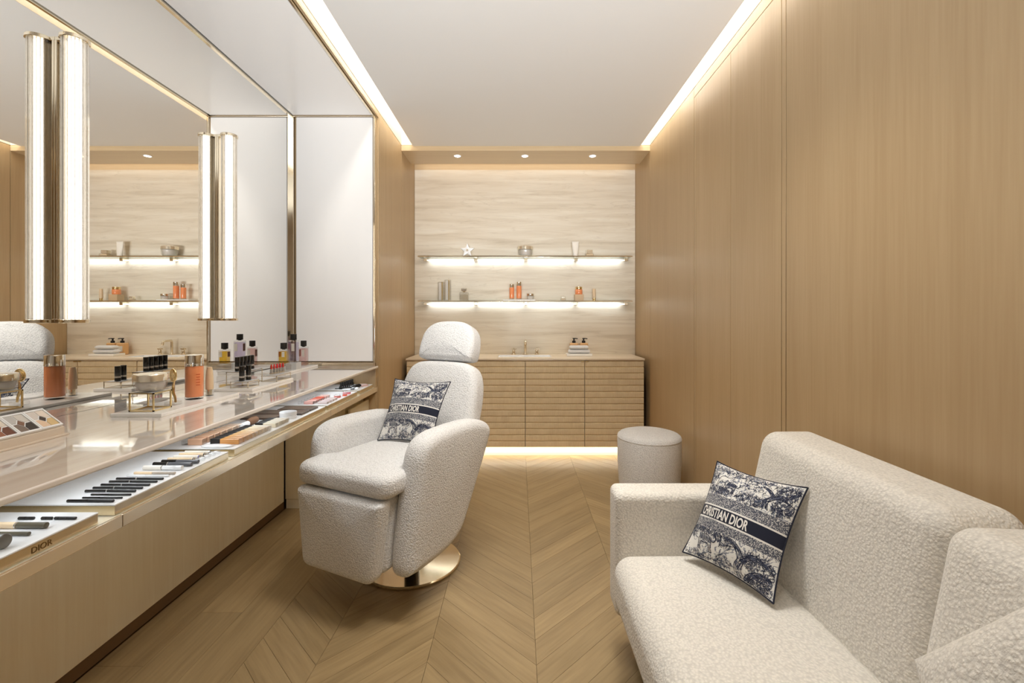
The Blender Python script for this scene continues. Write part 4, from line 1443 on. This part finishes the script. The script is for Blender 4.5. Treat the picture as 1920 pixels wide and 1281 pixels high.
for k, cols in enumerate(PAL):
    yb = 1.399 - k * (PW + .0010)                                 # far end of this palette
    q = lambda a, b, h, yb=yb: tuple(Vector((PX0, yb - b * PW, PZ0)) + sl * (a * sl_len) + up_ * h)   # a up the slope, b along the counter
    nm = ('with a black centre pan, at the far end of the sloped stand', 'with grey and brown pans, second on the sloped stand', 'with chestnut brown pans, third on the sloped stand', 'with pink and plum pans, fourth on the sloped stand')[k]
    t = thing('eyeshadow_palette', 'white eyeshadow palette ' + nm, 'palette', q(.5, .5, 0), 'eyeshadow palettes on the sloped stand')
    m = MB()
    fr = .07
    for (a0, a1, b0, b1) in ((0, fr, 0, 1), (1 - fr, 1, 0, 1), (fr, 1 - fr, 0, fr), (fr, 1 - fr, 1 - fr, 1)):
        m.add([q(a0, b0, 0), q(a1, b0, 0), q(a1, b1, 0), q(a0, b1, 0), q(a0, b0, .007), q(a1, b0, .007), q(a1, b1, .007), q(a0, b1, .007)],
              [(0, 3, 2, 1), (4, 5, 6, 7), (0, 1, 5, 4), (1, 2, 6, 5), (2, 3, 7, 6), (3, 0, 4, 7)])
    m.build('frame', WHITE_P, t, 0)
    m = MB().add([q(fr, fr, .0005), q(1 - fr, fr, .0005), q(1 - fr, 1 - fr, .0005), q(fr, 1 - fr, .0005), q(fr, fr, .0040), q(1 - fr, fr, .0040), q(1 - fr, 1 - fr, .0040), q(fr, 1 - fr, .0040)],
                 [(0, 3, 2, 1), (4, 5, 6, 7), (0, 1, 5, 4), (1, 2, 6, 5), (2, 3, 7, 6), (3, 0, 4, 7)])
    m.build('pan_bed', WHITE_P, t, 0)
    lo, hi, c0, c1 = .09, .91, .33, .67
    polys = ([(lo, .52), (lo, hi), (.48, hi), (.30, .70), (.30, .58)][:3] + [(.48, hi), (c0 - .0, .66), (.30, .52)],      # see below
             )
    pans = ([(.52, .49), (.66, .66), (.50, hi), (hi, hi), (hi, .49)], [(.52, .51 - .03), (hi, .46), (hi, lo), (.52, lo), (.66, .30)],
            [(.36, .50), (.50, .34), (.64, .50), (.50, .66)], [(.48, .49 + .03), (lo, .54), (lo, hi), (.48, hi), (.34, .70)], [(.48, .46), (.34, .30), (.48, lo), (lo, lo), (lo, .49)])
    # four corner pans around a diamond
    pans = ([(.53, hi), (hi, hi), (hi, .52), (.69, .52), (.53, .69)], [(.69, .48), (hi, .48), (hi, lo), (.53, lo), (.53, .31)],
            [(.35, .50), (.50, .34), (.65, .50), (.50, .66)], [(.31, .52), (lo, .52), (lo, hi), (.47, hi), (.47, .69)], [(.47, .31), (.47, lo), (lo, lo), (lo, .48), (.31, .48)])
    for pl, c in zip(pans, cols):
        n = len(pl)
        vs = [q(a, b, .0041) for a, b in pl] + [q(a, b, .0052) for a, b in pl]
        MB().add(vs, [tuple(range(n)), tuple(range(n, 2 * n))] + [(i, (i + 1) % n, n + (i + 1) % n, n + i) for i in range(n)]).build('pan', pm('shadow_%d_%d_%d' % c, c, .6), t, 0)

# ---------------------------------------------------------------- display trays on the shelf under the top
SZ = 0.7345
ZT = 0.764
FX = -1.063
trays = ((0.66, 1.160, 'white display tray nearest the camera, holding the thick black cylinder and brush'),
         (1.2076, 1.680, 'white display tray holding the row of black eyeliner pens'),
         (1.717, 2.524, 'long white display tray holding the amber foundation tubes and dark palettes'),
         (2.557, 3.024, 'white display tray holding the pink and peach lip glosses'),
         (3.073, 3.340, 'white display tray at the far end holding the black bottles and a pink compact'))
for y0, y1, lb in trays:
    t = thing('display_tray', lb, 'tray', (-1.3, (y0 + y1) / 2, SZ), 'display trays under the makeup counter')
    MB().bbox(-1.56, FX, y0, y1, SZ, ZT - .004, .001, 1).build('case', GOLD_S, t)
    MB().bbox(-1.56, FX + .0006, y0 - .0006, y1 + .0006, ZT - .004, ZT, .001, 1).build('top_sheet', TRAY_W, t)
    if y0 < 0.7:
        tm = text_mesh('DIOR', .019, 1.0, .0)
        for v in tm.vertices:
            x, y = v.co.x, v.co.y
            v.co = (FX + .0007 + 1.3, 1.000 + x * 1.0 - t.location.y, SZ + .006 + y - SZ)
        tm.materials.append(pm('engraved_letters', (120, 92, 50), .4, .6))
        o = bpy.data.objects.new('lettering', tm)
        C.objects.link(o)
        o.parent = t

# pens lie across the trays (along x)
TRX = FX - .014


def pen(y, x1, ln, rr, label, body, cap=None, group=None, name='eyeliner_pen', cat='pen', capf=.45, tip=None):
    r = rr * .8
    z = ZT + r
    t = thing(name, label, cat, (x1 - ln / 2, y, ZT), group)
    xc = x1 - ln * (1 - capf)
    MB().lathe([(r * .8, x1 - ln), (r, x1 - ln + .001), (r, xc - .0008), (r * .85, xc - .0006)], (0, y, z), 14, axis=0).build('cap', cap or body, t)
    MB().lathe([(r * .9, xc), (r * .97, xc + .001), (r * .97, x1 - .001), (r * .75, x1)], (0, y, z), 14, axis=0).build('barrel', body, t)
    if tip:
        MB().cyl(r * 1.02, xc - .004, xc - .001, (0, y, z), 14, axis=0).build('ring', tip, t)
    return t


g = 'eyeliner pens in the display tray'
for k, (y, x1, ln, r) in enumerate(((1.222, -1.078, .124, .0048), (1.246, -1.076, .108, .0032), (1.268, -1.071, .110, .0034), (1.292, -1.078, .142, .0044), (1.316, -1.078, .142, .0042), (1.340, -1.077, .142, .0042), (1.366, -1.076, .142, .0042), (1.390, -1.076, .142, .0044))):
    pen(y, x1, ln, r, ('thick black eyeliner pen nearest the near edge of its tray', 'thin brown eyeliner pen, second from the near edge of its tray', 'thin brown eyeliner pen, third from the near edge of its tray', 'black eyeliner pen, fourth from the near edge of its tray',
                       'black eyeliner pen, fifth from the near edge of its tray', 'black eyeliner pen, sixth from the near edge of its tray', 'black eyeliner pen, seventh from the near edge of its tray', 'black eyeliner pen, eighth, last of the dark slim pens')[k], BLACK_M, BLACK, g, tip=SILVER_BAND if k > 2 else None)
TAUPE = pm('taupe_plastic', (186, 172, 156), .35)
GREY = pm('grey_plastic', (96, 96, 100), .3)
pen(1.416, -1.078, .130, .0042, 'white slim pen next to the last dark eyeliner pen', WHITE_P, WHITE_P, g)
pen(1.438, -1.076, .128, .0052, 'taupe slim pen beside the thick white mascara tube', TAUPE, BEIGE_P, g)
pen(1.478, -1.082, .125, .0095, 'thick white mascara tube in the pen tray', WHITE_P, IVORY, 'mascara tubes', 'mascara_tube', 'mascara', .5, SILVER_BAND)
pen(1.516, -1.078, .128, .0085, 'thick black mascara tube beside the white one', GREY, BLACK, 'mascara tubes', 'mascara_tube', 'mascara', .4, SILVER_BAND)
pen(1.544, -1.076, .124, .0080, 'slimmer black mascara tube, second beside the white one', GREY, BLACK, 'mascara tubes', 'mascara_tube', 'mascara', .4)
for k in range(4):
    pen(1.572 + k * .027, -1.075, .126, .0072, ('ivory brow gel tube with clear end, nearest the black mascaras', 'ivory brow gel tube with clear end, second from the black mascaras', 'ivory brow gel tube with clear end, third from the black mascaras', 'ivory brow gel tube with clear end, at the far edge of the pen tray')[k],
        CLEAR, IVORY if k % 2 else BEIGE_P, 'brow gel tubes', 'brow_gel_tube', 'cosmetic tube', .72, (BLACK, pm('violet_ring', (90, 90, 170), .3), BLACK, SILVER_BAND)[k])

# nearest tray
t = thing('brush_case', 'thick black cylinder with silver ring lying in the nearest tray', 'case', (-1.14, 1.005, ZT))
MB().lathe([(.014, -1.26), (.0155, -1.258), (.0155, -1.112)], (0, .978, ZT + .0155), 24, axis=0).build('body', BLACK, t)
MB().lathe([(.0157, -1.112), (.0157, -1.110)], (0, .978, ZT + .0155), 24, axis=0).build('ring', SILVER_BAND, t)
MB().lathe([(.0155, -1.110), (.0155, -1.096), (.0135, -1.094)], (0, .978, ZT + .0155), 24, axis=0).build('end', pm('grey_end', (120, 118, 112), .3), t)
t = pen(1.072, -1.102, .150, .0090, 'beige and dark makeup brush handle with silver rings in the nearest tray', pm('dark_olive', (98, 92, 76), .3), BEIGE_P, None, 'makeup_brush', 'brush', .55, SILVER_BAND)
pen(1.036, -1.104, .128, .0058, 'slim dark olive pen lying between the brush and the black cylinder', bpy.data.materials['dark_olive'], bpy.data.materials['dark_olive'], None, 'makeup_brush', 'brush', .3)
for k, (x1, ln) in enumerate(((-1.180, .038), (-1.136, .026), (-1.108, .022), (-1.078, .040))):
    pen(1.118, x1, ln, .0045, 'short dark sharpener cap at the back of the nearest tray, %s from the mirror side' % ('first', 'second', 'third', 'fourth')[k], BLACK_M, BLACK_M, 'short dark caps in the nearest tray', 'pencil_cap', 'pencil cap', .5)

# amber foundations
AMB = [(220, 158, 90), (224, 166, 100), (228, 176, 114), (231, 184, 126), (230, 190, 136), (234, 204, 158), (238, 214, 176), (240, 222, 192), (242, 230, 210)]


def foundation(y, x1, ln, wd, ht, label, rgb, group, capf=.34, capm=BLACK_M):
    t = thing('foundation_bottle', label, 'foundation', (x1 - ln / 2, y, ZT), group)
    xc = x1 - ln * (1 - capf)
    MB().bbox(x1 - ln, xc - .0006, y - wd / 2 + .001, y + wd / 2 - .001, ZT, ZT + ht, .002).build('cap', capm, t)
    nm = 'shade_%d_%d_%d' % rgb
    MB().bbox(xc, x1, y - wd / 2, y + wd / 2, ZT, ZT + ht, .003).build('bottle', bpy.data.materials.get(nm) or pm(nm, rgb, .25, 0, .4), t)
    MB().bbox(x1, x1 + .004, y - wd / 2 + .001, y + wd / 2 - .001, ZT + .001, ZT + ht - .001, .001, 1).build('glass_end', CLEAR, t)


ORD = ('nearest', 'second', 'third', 'fourth', 'fifth', 'sixth', 'seventh', 'eighth', 'ninth')
for k, c in enumerate(AMB):
    foundation(1.783 + k * .0262, -1.080, .112, .0236, .021, '%s of the nine black capped foundation bottles, %s' % (ORD[k], ('dark amber', 'amber', 'light amber', 'golden', 'honey', 'sand', 'beige', 'pale beige', 'ivory')[k]), c, 'black capped foundation bottles')
for k in range(4):
    foundation(2.050 + k * .030, -1.078, .094, .0265, .020, '%s of the four short cream bottles with black caps beside the white jar' % ORD[k], (238 - k * 2, 228 - k * 2, 204), 'cream bottles beside the white jar', .38)
PEACH = [(222, 176, 144), (225, 182, 150), (228, 188, 156), (230, 192, 160), (233, 198, 168), (236, 206, 178), (238, 212, 190)]
for k, c in enumerate(PEACH):
    foundation(1.775 + k * .038, -1.215, .080, .030, .024, '%s of the seven peach concealer blocks behind the foundation bottles' % ORD[k], c, 'peach concealer blocks', .3, CLEAR)
t = tag(MB().lathe([(0, 0), (.046, 0), (.052, .002), (.049, .0055), (.030, .008), (0, .009)], (0, 0, 0), 36, closed=False).build('sponge', WHITE_P), 'thin white oval sponge at the near end of the foundation tray', 'sponge')
t.location = (-1.145, 1.743, ZT)
t.scale = (1.15, .42, 1)
t = thing('white_jar', 'small round white jar beside the dark palettes in the foundation tray', 'jar', (-1.122, 2.235, ZT))
MB().lathe([(0, ZT), (.036, ZT), (.038, ZT + .002), (.038, ZT + .017)], (-1.122, 2.235, 0), 36).build('body', WHITE_P, t)
MB().lathe([(.039, ZT + .018), (.039, ZT + .030), (.037, ZT + .032), (0, ZT + .032)], (-1.122, 2.235, 0), 36).build('lid', WHITE_P, t)
BROWN = pm('dark_brown_case', (74, 58, 46), .3, 0, .3)
BROWN2 = pm('brown_mirror', (120, 100, 84), .2, 0, .3)
for k, (x0, x1, y0, y1, lb) in enumerate(((-1.33, -1.165, 2.19, 2.275, 'dark brown palette behind the round white jar'), (-1.33, -1.19, 2.285, 2.385, 'dark brown palette beyond the round white jar, farther under the counter'), (-1.180, -1.085, 2.295, 2.385, 'dark brown palette in front, just beyond the round white jar'), (-1.26, -1.085, 2.395, 2.485, 'dark brown palette at the far end of the foundation tray'))):
    t = thing('powder_palette', lb, 'palette', ((x0 + x1) / 2, (y0 + y1) / 2, ZT), 'dark powder palettes')
    MB().bbox(x0, x1, y0, y1, ZT, ZT + .009, .0015).build('case', BROWN, t)
    MB().bbox(x0 + .004, x1 - .004, y0 + .004, y1 - .004, ZT + .009, ZT + .0098, .0003, 1).build('lid_inset', BROWN2, t)
t = thing('brush_roll', 'white capped brush lying behind the pale foundation bottles', 'brush', (-1.22, 2.09, ZT))
MB().lathe([(.010, 2.00), (.012, 2.002), (.012, 2.07)], (-1.222, 0, ZT + .012), 18, axis=1).build('handle', WHITE_P, t)
MB().lathe([(.011, 2.07), (.013, 2.075), (.017, 2.11), (.015, 2.135), (.006, 2.142)], (-1.222, 0, ZT + .016), 18, axis=1).build('bristles', pm('brown_bristles', (128, 92, 66), .8), t)

# lip glosses
PINK = [(232, 178, 168), (236, 190, 180), (238, 160, 148), (228, 120, 100), (226, 110, 92), (236, 196, 184), (240, 206, 198)]
for k, c in enumerate(PINK):
    foundation(2.585 + k * .036, -1.155, .085, .020, .016, '%s of the seven lip glosses lying under the counter edge, %s' % (ORD[k], ('rosy', 'pale rose', 'salmon', 'coral', 'deep coral', 'blush', 'pale blush')[k]), c, 'lip glosses under the counter edge', .4, CLEAR)
PINK2 = [(240, 222, 222), (238, 214, 214), (242, 226, 224), (240, 218, 216)]
for k, c in enumerate(PINK2):
    foundation(2.600 + k * .040, -1.080, .075, .026, .012, '%s of the four clear pale pink lip balms at the front of the gloss tray' % ORD[k], c, 'pale lip balms', .3, CLEAR)
for x, y, r, c, lb in ((-1.105, 2.80, .020, (228, 132, 124), 'flat dusty coral pot in the gloss tray'), (-1.082, 2.86, .013, (236, 92, 60), 'small bright orange pot in the gloss tray'), (-1.098, 2.935, .024, (236, 128, 140), 'pink pot with clear lid at the far end of the gloss tray')):
    t = thing('blush_pot', lb, 'pot', (x, y, ZT), 'colour pots in the gloss tray')
    MB().cyl(r, ZT, ZT + .009, (x, y, 0), 24, .001).build('pot', pm('pot_%d' % c[0] + '_%d' % c[1], c, .3), t)
    MB().cyl(r * 1.02, ZT + .0095, ZT + .016, (x, y, 0), 24, .001).build('lid', CLEAR, t)
# far tray
for k in range(7):
    x, y = -1.205 + .002 * k, 3.115 + k * .030
    t = thing('nail_polish', 'black capped nail polish bottle, %s of seven at the back of the far tray' % ORD[k], 'bottle', (x, y, ZT), 'nail polish bottles')
    MB().bbox(x - .010, x + .010, y - .010, y + .010, ZT, ZT + .020, .002).build('bottle', BLACK, t)
    MB().cyl(.0075, ZT + .020, ZT + .044, (x, y, 0), 14, .001).build('cap', BLACK_M, t)
for k in range(3):
    pen(3.095 + k * .022, -1.082 - k * .004, .050, .0062, 'short black and white lip pencil in the far tray, %s from its near edge' % ORD[k], WHITE_P, BLACK, 'short pencils in the far tray', 'lip_pencil', 'pencil', .55, BLACK)
t = thing('makeup_brush', 'black makeup brush lying across the far tray', 'brush', (-1.13, 3.18, ZT))
MB().tube([(-1.24, 3.10, ZT + .006), (-1.15, 3.165, ZT + .006)], [.003, .005], 10).build('handle', BLACK, t)
MB().tube([(-1.15, 3.165, ZT + .007), (-1.135, 3.178, ZT + .010), (-1.11, 3.20, ZT + .013), (-1.10, 3.207, ZT + .013)], [.006, .010, .012, .006], 12).build('bristles', BLACK_M, t)
t = thing('compact', 'large flat pale pink compact in the far tray', 'compact', (-1.115, 3.265, ZT))
MB().cyl(.044, ZT, ZT + .009, (-1.115, 3.265, 0), 36, .0015).build('case', pm('pink_case', (232, 196, 190), .3), t)
MB().cyl(.036, ZT + .009, ZT + .0105, (-1.115, 3.265, 0), 36).build('inlay', pm('pink_inlay', (240, 214, 206), .4), t)

# ---------------------------------------------------------------- things on the glass shelves
UZ, LZ, SY = 1.8425, 1.4095, 4.485
t = thing('star_ornament', 'cream five pointed star ornament standing on the upper glass shelf', 'ornament', (-0.50, SY, UZ))
pts = []
for k in range(10):
    a = PI / 2 + k * PI / 5
    r = .074 if k % 2 == 0 else .032
    pts.append((r * math.cos(a), r * math.sin(a)))
so = rpoly(pts, .004, 3, 3)
MB().puff(so, .018, .005, lambda x, y, z: (-.50 + x, SY - z, UZ + .0602 + y), 4, .002, 4).build('star', WHITE_P, t)
MB().lathe([(.010, SY - .0125), (.010, SY - .011)], (-.50, 0, UZ + .062), 20, axis=1).build('medallion', GOLD_S, t)
cream_jar(0.068, SY, UZ, .075, .098, .34, 'large round clear glass jar with gold lid on the upper shelf', 'cream jars', cream=IVORY, band=LIDM)
t = thing('cream_tube', 'upright white cream tube on the upper glass shelf', 'tube', (.557, SY, UZ))
m = MB()
rg = []
for z, rx, ry in ((0, .022, .020), (.012, .023, .020), (.05, .028, .016), (.10, .032, .008), (.140, .034, .002)):
    rg.append([(.557 + rx * math.cos(2 * PI * k / 24), SY + ry * math.sin(2 * PI * k / 24), UZ + z) for k in range(24)])
m.add([p for r_ in rg for p in r_], [(i * 24 + k, i * 24 + (k + 1) % 24, (i + 1) * 24 + (k + 1) % 24, (i + 1) * 24 + k) for i in range(4) for k in range(24)] + [tuple(range(23, -1, -1)), tuple(range(96, 120))])
m.build('body', IVORY, t)
MB().bbox(.523, .591, SY - .0025, SY + .0025, UZ + .138, UZ + .147, .001).build('crimp', IVORY, t)


def square_jar(x, z, wd, h, label, body=IVORY, cap=LIDM, capf=.38, glass=False, group=None):
    t = thing('square_jar', label, 'jar', (x, SY, z), group)
    a = wd / 2
    hb = h * (1 - capf)
    MB().bbox(x - a, x + a, SY - a, SY + a, z, z + hb, .006, 3).build('glass', CLEAR, t)
    MB().bbox(x - a + .004, x + a - .004, SY - a + .004, SY + a - .004, z + .006, z + hb - .003, .004, 3).build('cream', body, t)
    MB().bbox(x - a * .72, x + a * .72, SY - a * .72, SY + a * .72, z + hb, z + h, .003).build('lid', cap, t)


square_jar(.693, UZ, .076, .062, 'small square glass jar with gold lid at the end of the upper shelf', BEIGE_P, LIDM, .55, group='square jars')
for k, (x, h) in enumerate(((-.755, .185), (-.690, .205))):
    t = thing('serum_flacon', ('shorter' if k == 0 else 'taller') + ' slim clear serum flacon with gold spine on the lower shelf', 'bottle', (x, SY, LZ), 'serum flacons')
    MB().bbox(x - .030, x + .030, SY - .025, SY + .025, LZ, LZ + h, .006, 3).build('glass', CLEAR, t)
    MB().bbox(x - .022, x + .006, SY - .016, SY + .016, LZ + .008, LZ + h - .008, .004).build('core', IVORY, t)
    MB().bbox(x + .008, x + .018, SY - .027, SY - .020, LZ + .004, LZ + h - .003, .001).build('spine', BRASS, t)
t = thing('perfume_bottle', 'round shouldered clear perfume bottle with silver stopper on the lower shelf', 'perfume bottle', (-.531, SY, LZ))
MB().bbox(-.575, -.487, SY - .025, SY + .025, LZ, LZ + .085, .010, 4).build('glass', CLEAR, t)
MB().bbox(-.570, -.492, SY - .019, SY + .019, LZ + .008, LZ + .060, .006, 3).build('perfume', juice('clear_perfume', (244, 240, 232), .15), t)
MB().cyl(.012, LZ + .085, LZ + .094, (-.531, SY, 0), 18).build('neck', GOLD, t)
MB().bbox(-.556, -.506, SY - .018, SY + .018, LZ + .094, LZ + .122, .006, 3).build('stopper', CHROME, t)
tag(MB().bbox(-.150, .165, SY - .05, SY + .05, LZ, LZ + .012, .003).build('marble_board', MARBLE), 'small white board under the two orange bottles on the lower glass shelf', 'display board')
round_bottle(-.065, SY, LZ + .0125, .024, .150, .22, 'shorter orange lotion bottle on the small board of the lower shelf', ORANGE, CHROME, 'orange bottles on the lower shelf')
round_bottle(.006, SY, LZ + .0125, .026, .172, .22, 'taller orange lotion bottle on the small board of the lower shelf', ORANGE, CHROME, 'orange bottles on the lower shelf')
cream_jar(.118, SY, LZ + .0125, .036, .056, .4, 'small glass jar with silver lid beside the orange bottles on the board', 'cream jars', cream=IVORY, band=CHROME)
square_jar(.4375, LZ, .050, .044, 'tiny square jar with gold lid on the lower shelf', BEIGE_P, LIDM, .45, group='square jars')
tag(MB().bbox(.548, .632, SY - .042, SY + .042, LZ, LZ + .062, .002).build('riser_block', pm('beige_block', (206, 178, 142), .4)), 'beige block under the orange jar on the lower glass shelf', 'riser block')
t = thing('cream_jar', 'orange jar with shiny lid on the beige block', 'jar', (.590, SY, LZ + .0625))
MB().cyl(.036, LZ + .0625, LZ + .112, (.590, SY, 0), 28, .005).build('body', ORANGE, t)
MB().cyl(.034, LZ + .112, LZ + .136, (.590, SY, 0), 28, .002).build('lid', BRASS, t)
t = thing('serum_tube', 'slim pale tube with dark tip standing on the lower shelf', 'tube', (.740, SY, LZ))
MB().cyl(.014, LZ, LZ + .026, (.740, SY, 0), 18, .001).build('cap', BRASS, t)
MB().lathe([(.015, LZ + .026), (.016, LZ + .032), (.014, LZ + .118), (0, LZ + .119)], (.740, SY, 0), 18, closed=False).build('body', BEIGE_P, t)

# soap bottles and towel beside the basin
BZ = 0.8835
for k, (x, lb) in enumerate(((.545, 'square amber soap bottle with black pump, the one nearer the basin tap'), (.640, 'square amber soap bottle with black pump, the one nearer the right wall'))):
    y = 4.50
    t = thing('soap_bottle', lb, 'soap bottle', (x, y, BZ), 'amber soap bottles')
    MB().bbox(x - .040, x + .040, y - .032, y + .032, BZ, BZ + .115, .009, 3).build('body', AMBER, t)
    MB().bbox(x - .028, x + .028, y - .0328, y - .0315, BZ + .030, BZ + .085, .0003, 1).build('label', IVORY, t)
    MB().lathe([(.017, BZ + .115), (.017, BZ + .135), (.007, BZ + .138), (.007, BZ + .152), (.013, BZ + .153), (.013, BZ + .162), (0, BZ + .163)], (x, y, 0), 18, closed=False).build('pump', BLACK_M, t)
    MB().tube([(x, y, BZ + .158), (x + .02, y - .004, BZ + .158), (x + .036, y - .008, BZ + .155)], .0045, 8).build('spout', BLACK_M, t)
tag(MB().bbox(.455, .695, 4.30, 4.43, BZ, BZ + .022, .004).build('towel_tray', MARBLE), 'white tray under the folded towels beside the amber soap bottles', 'tray')
for k, (x0, x1, z, hh, lb) in enumerate(((.475, .678, BZ + .0225, .040, 'lower folded white towel on the white tray'), (.486, .664, BZ + .063, .036, 'upper rolled white towel on the white tray'))):
    yy = 4.365
    pr = [(yy + .047 * math.cos(a) * (1 if k == 0 else .9), z + hh / 2 + (hh / 2) * math.sin(a)) for a in [2 * PI * i / 28 for i in range(28)]]
    t = tag(MB().puff(pr, x1 - x0, .014, lambda x, y, zz, xm=(x0 + x1) / 2: (xm + zz, x, y), 5, .004).build('towel', TERRY), lb, 'towel', 'white towels beside the basin')
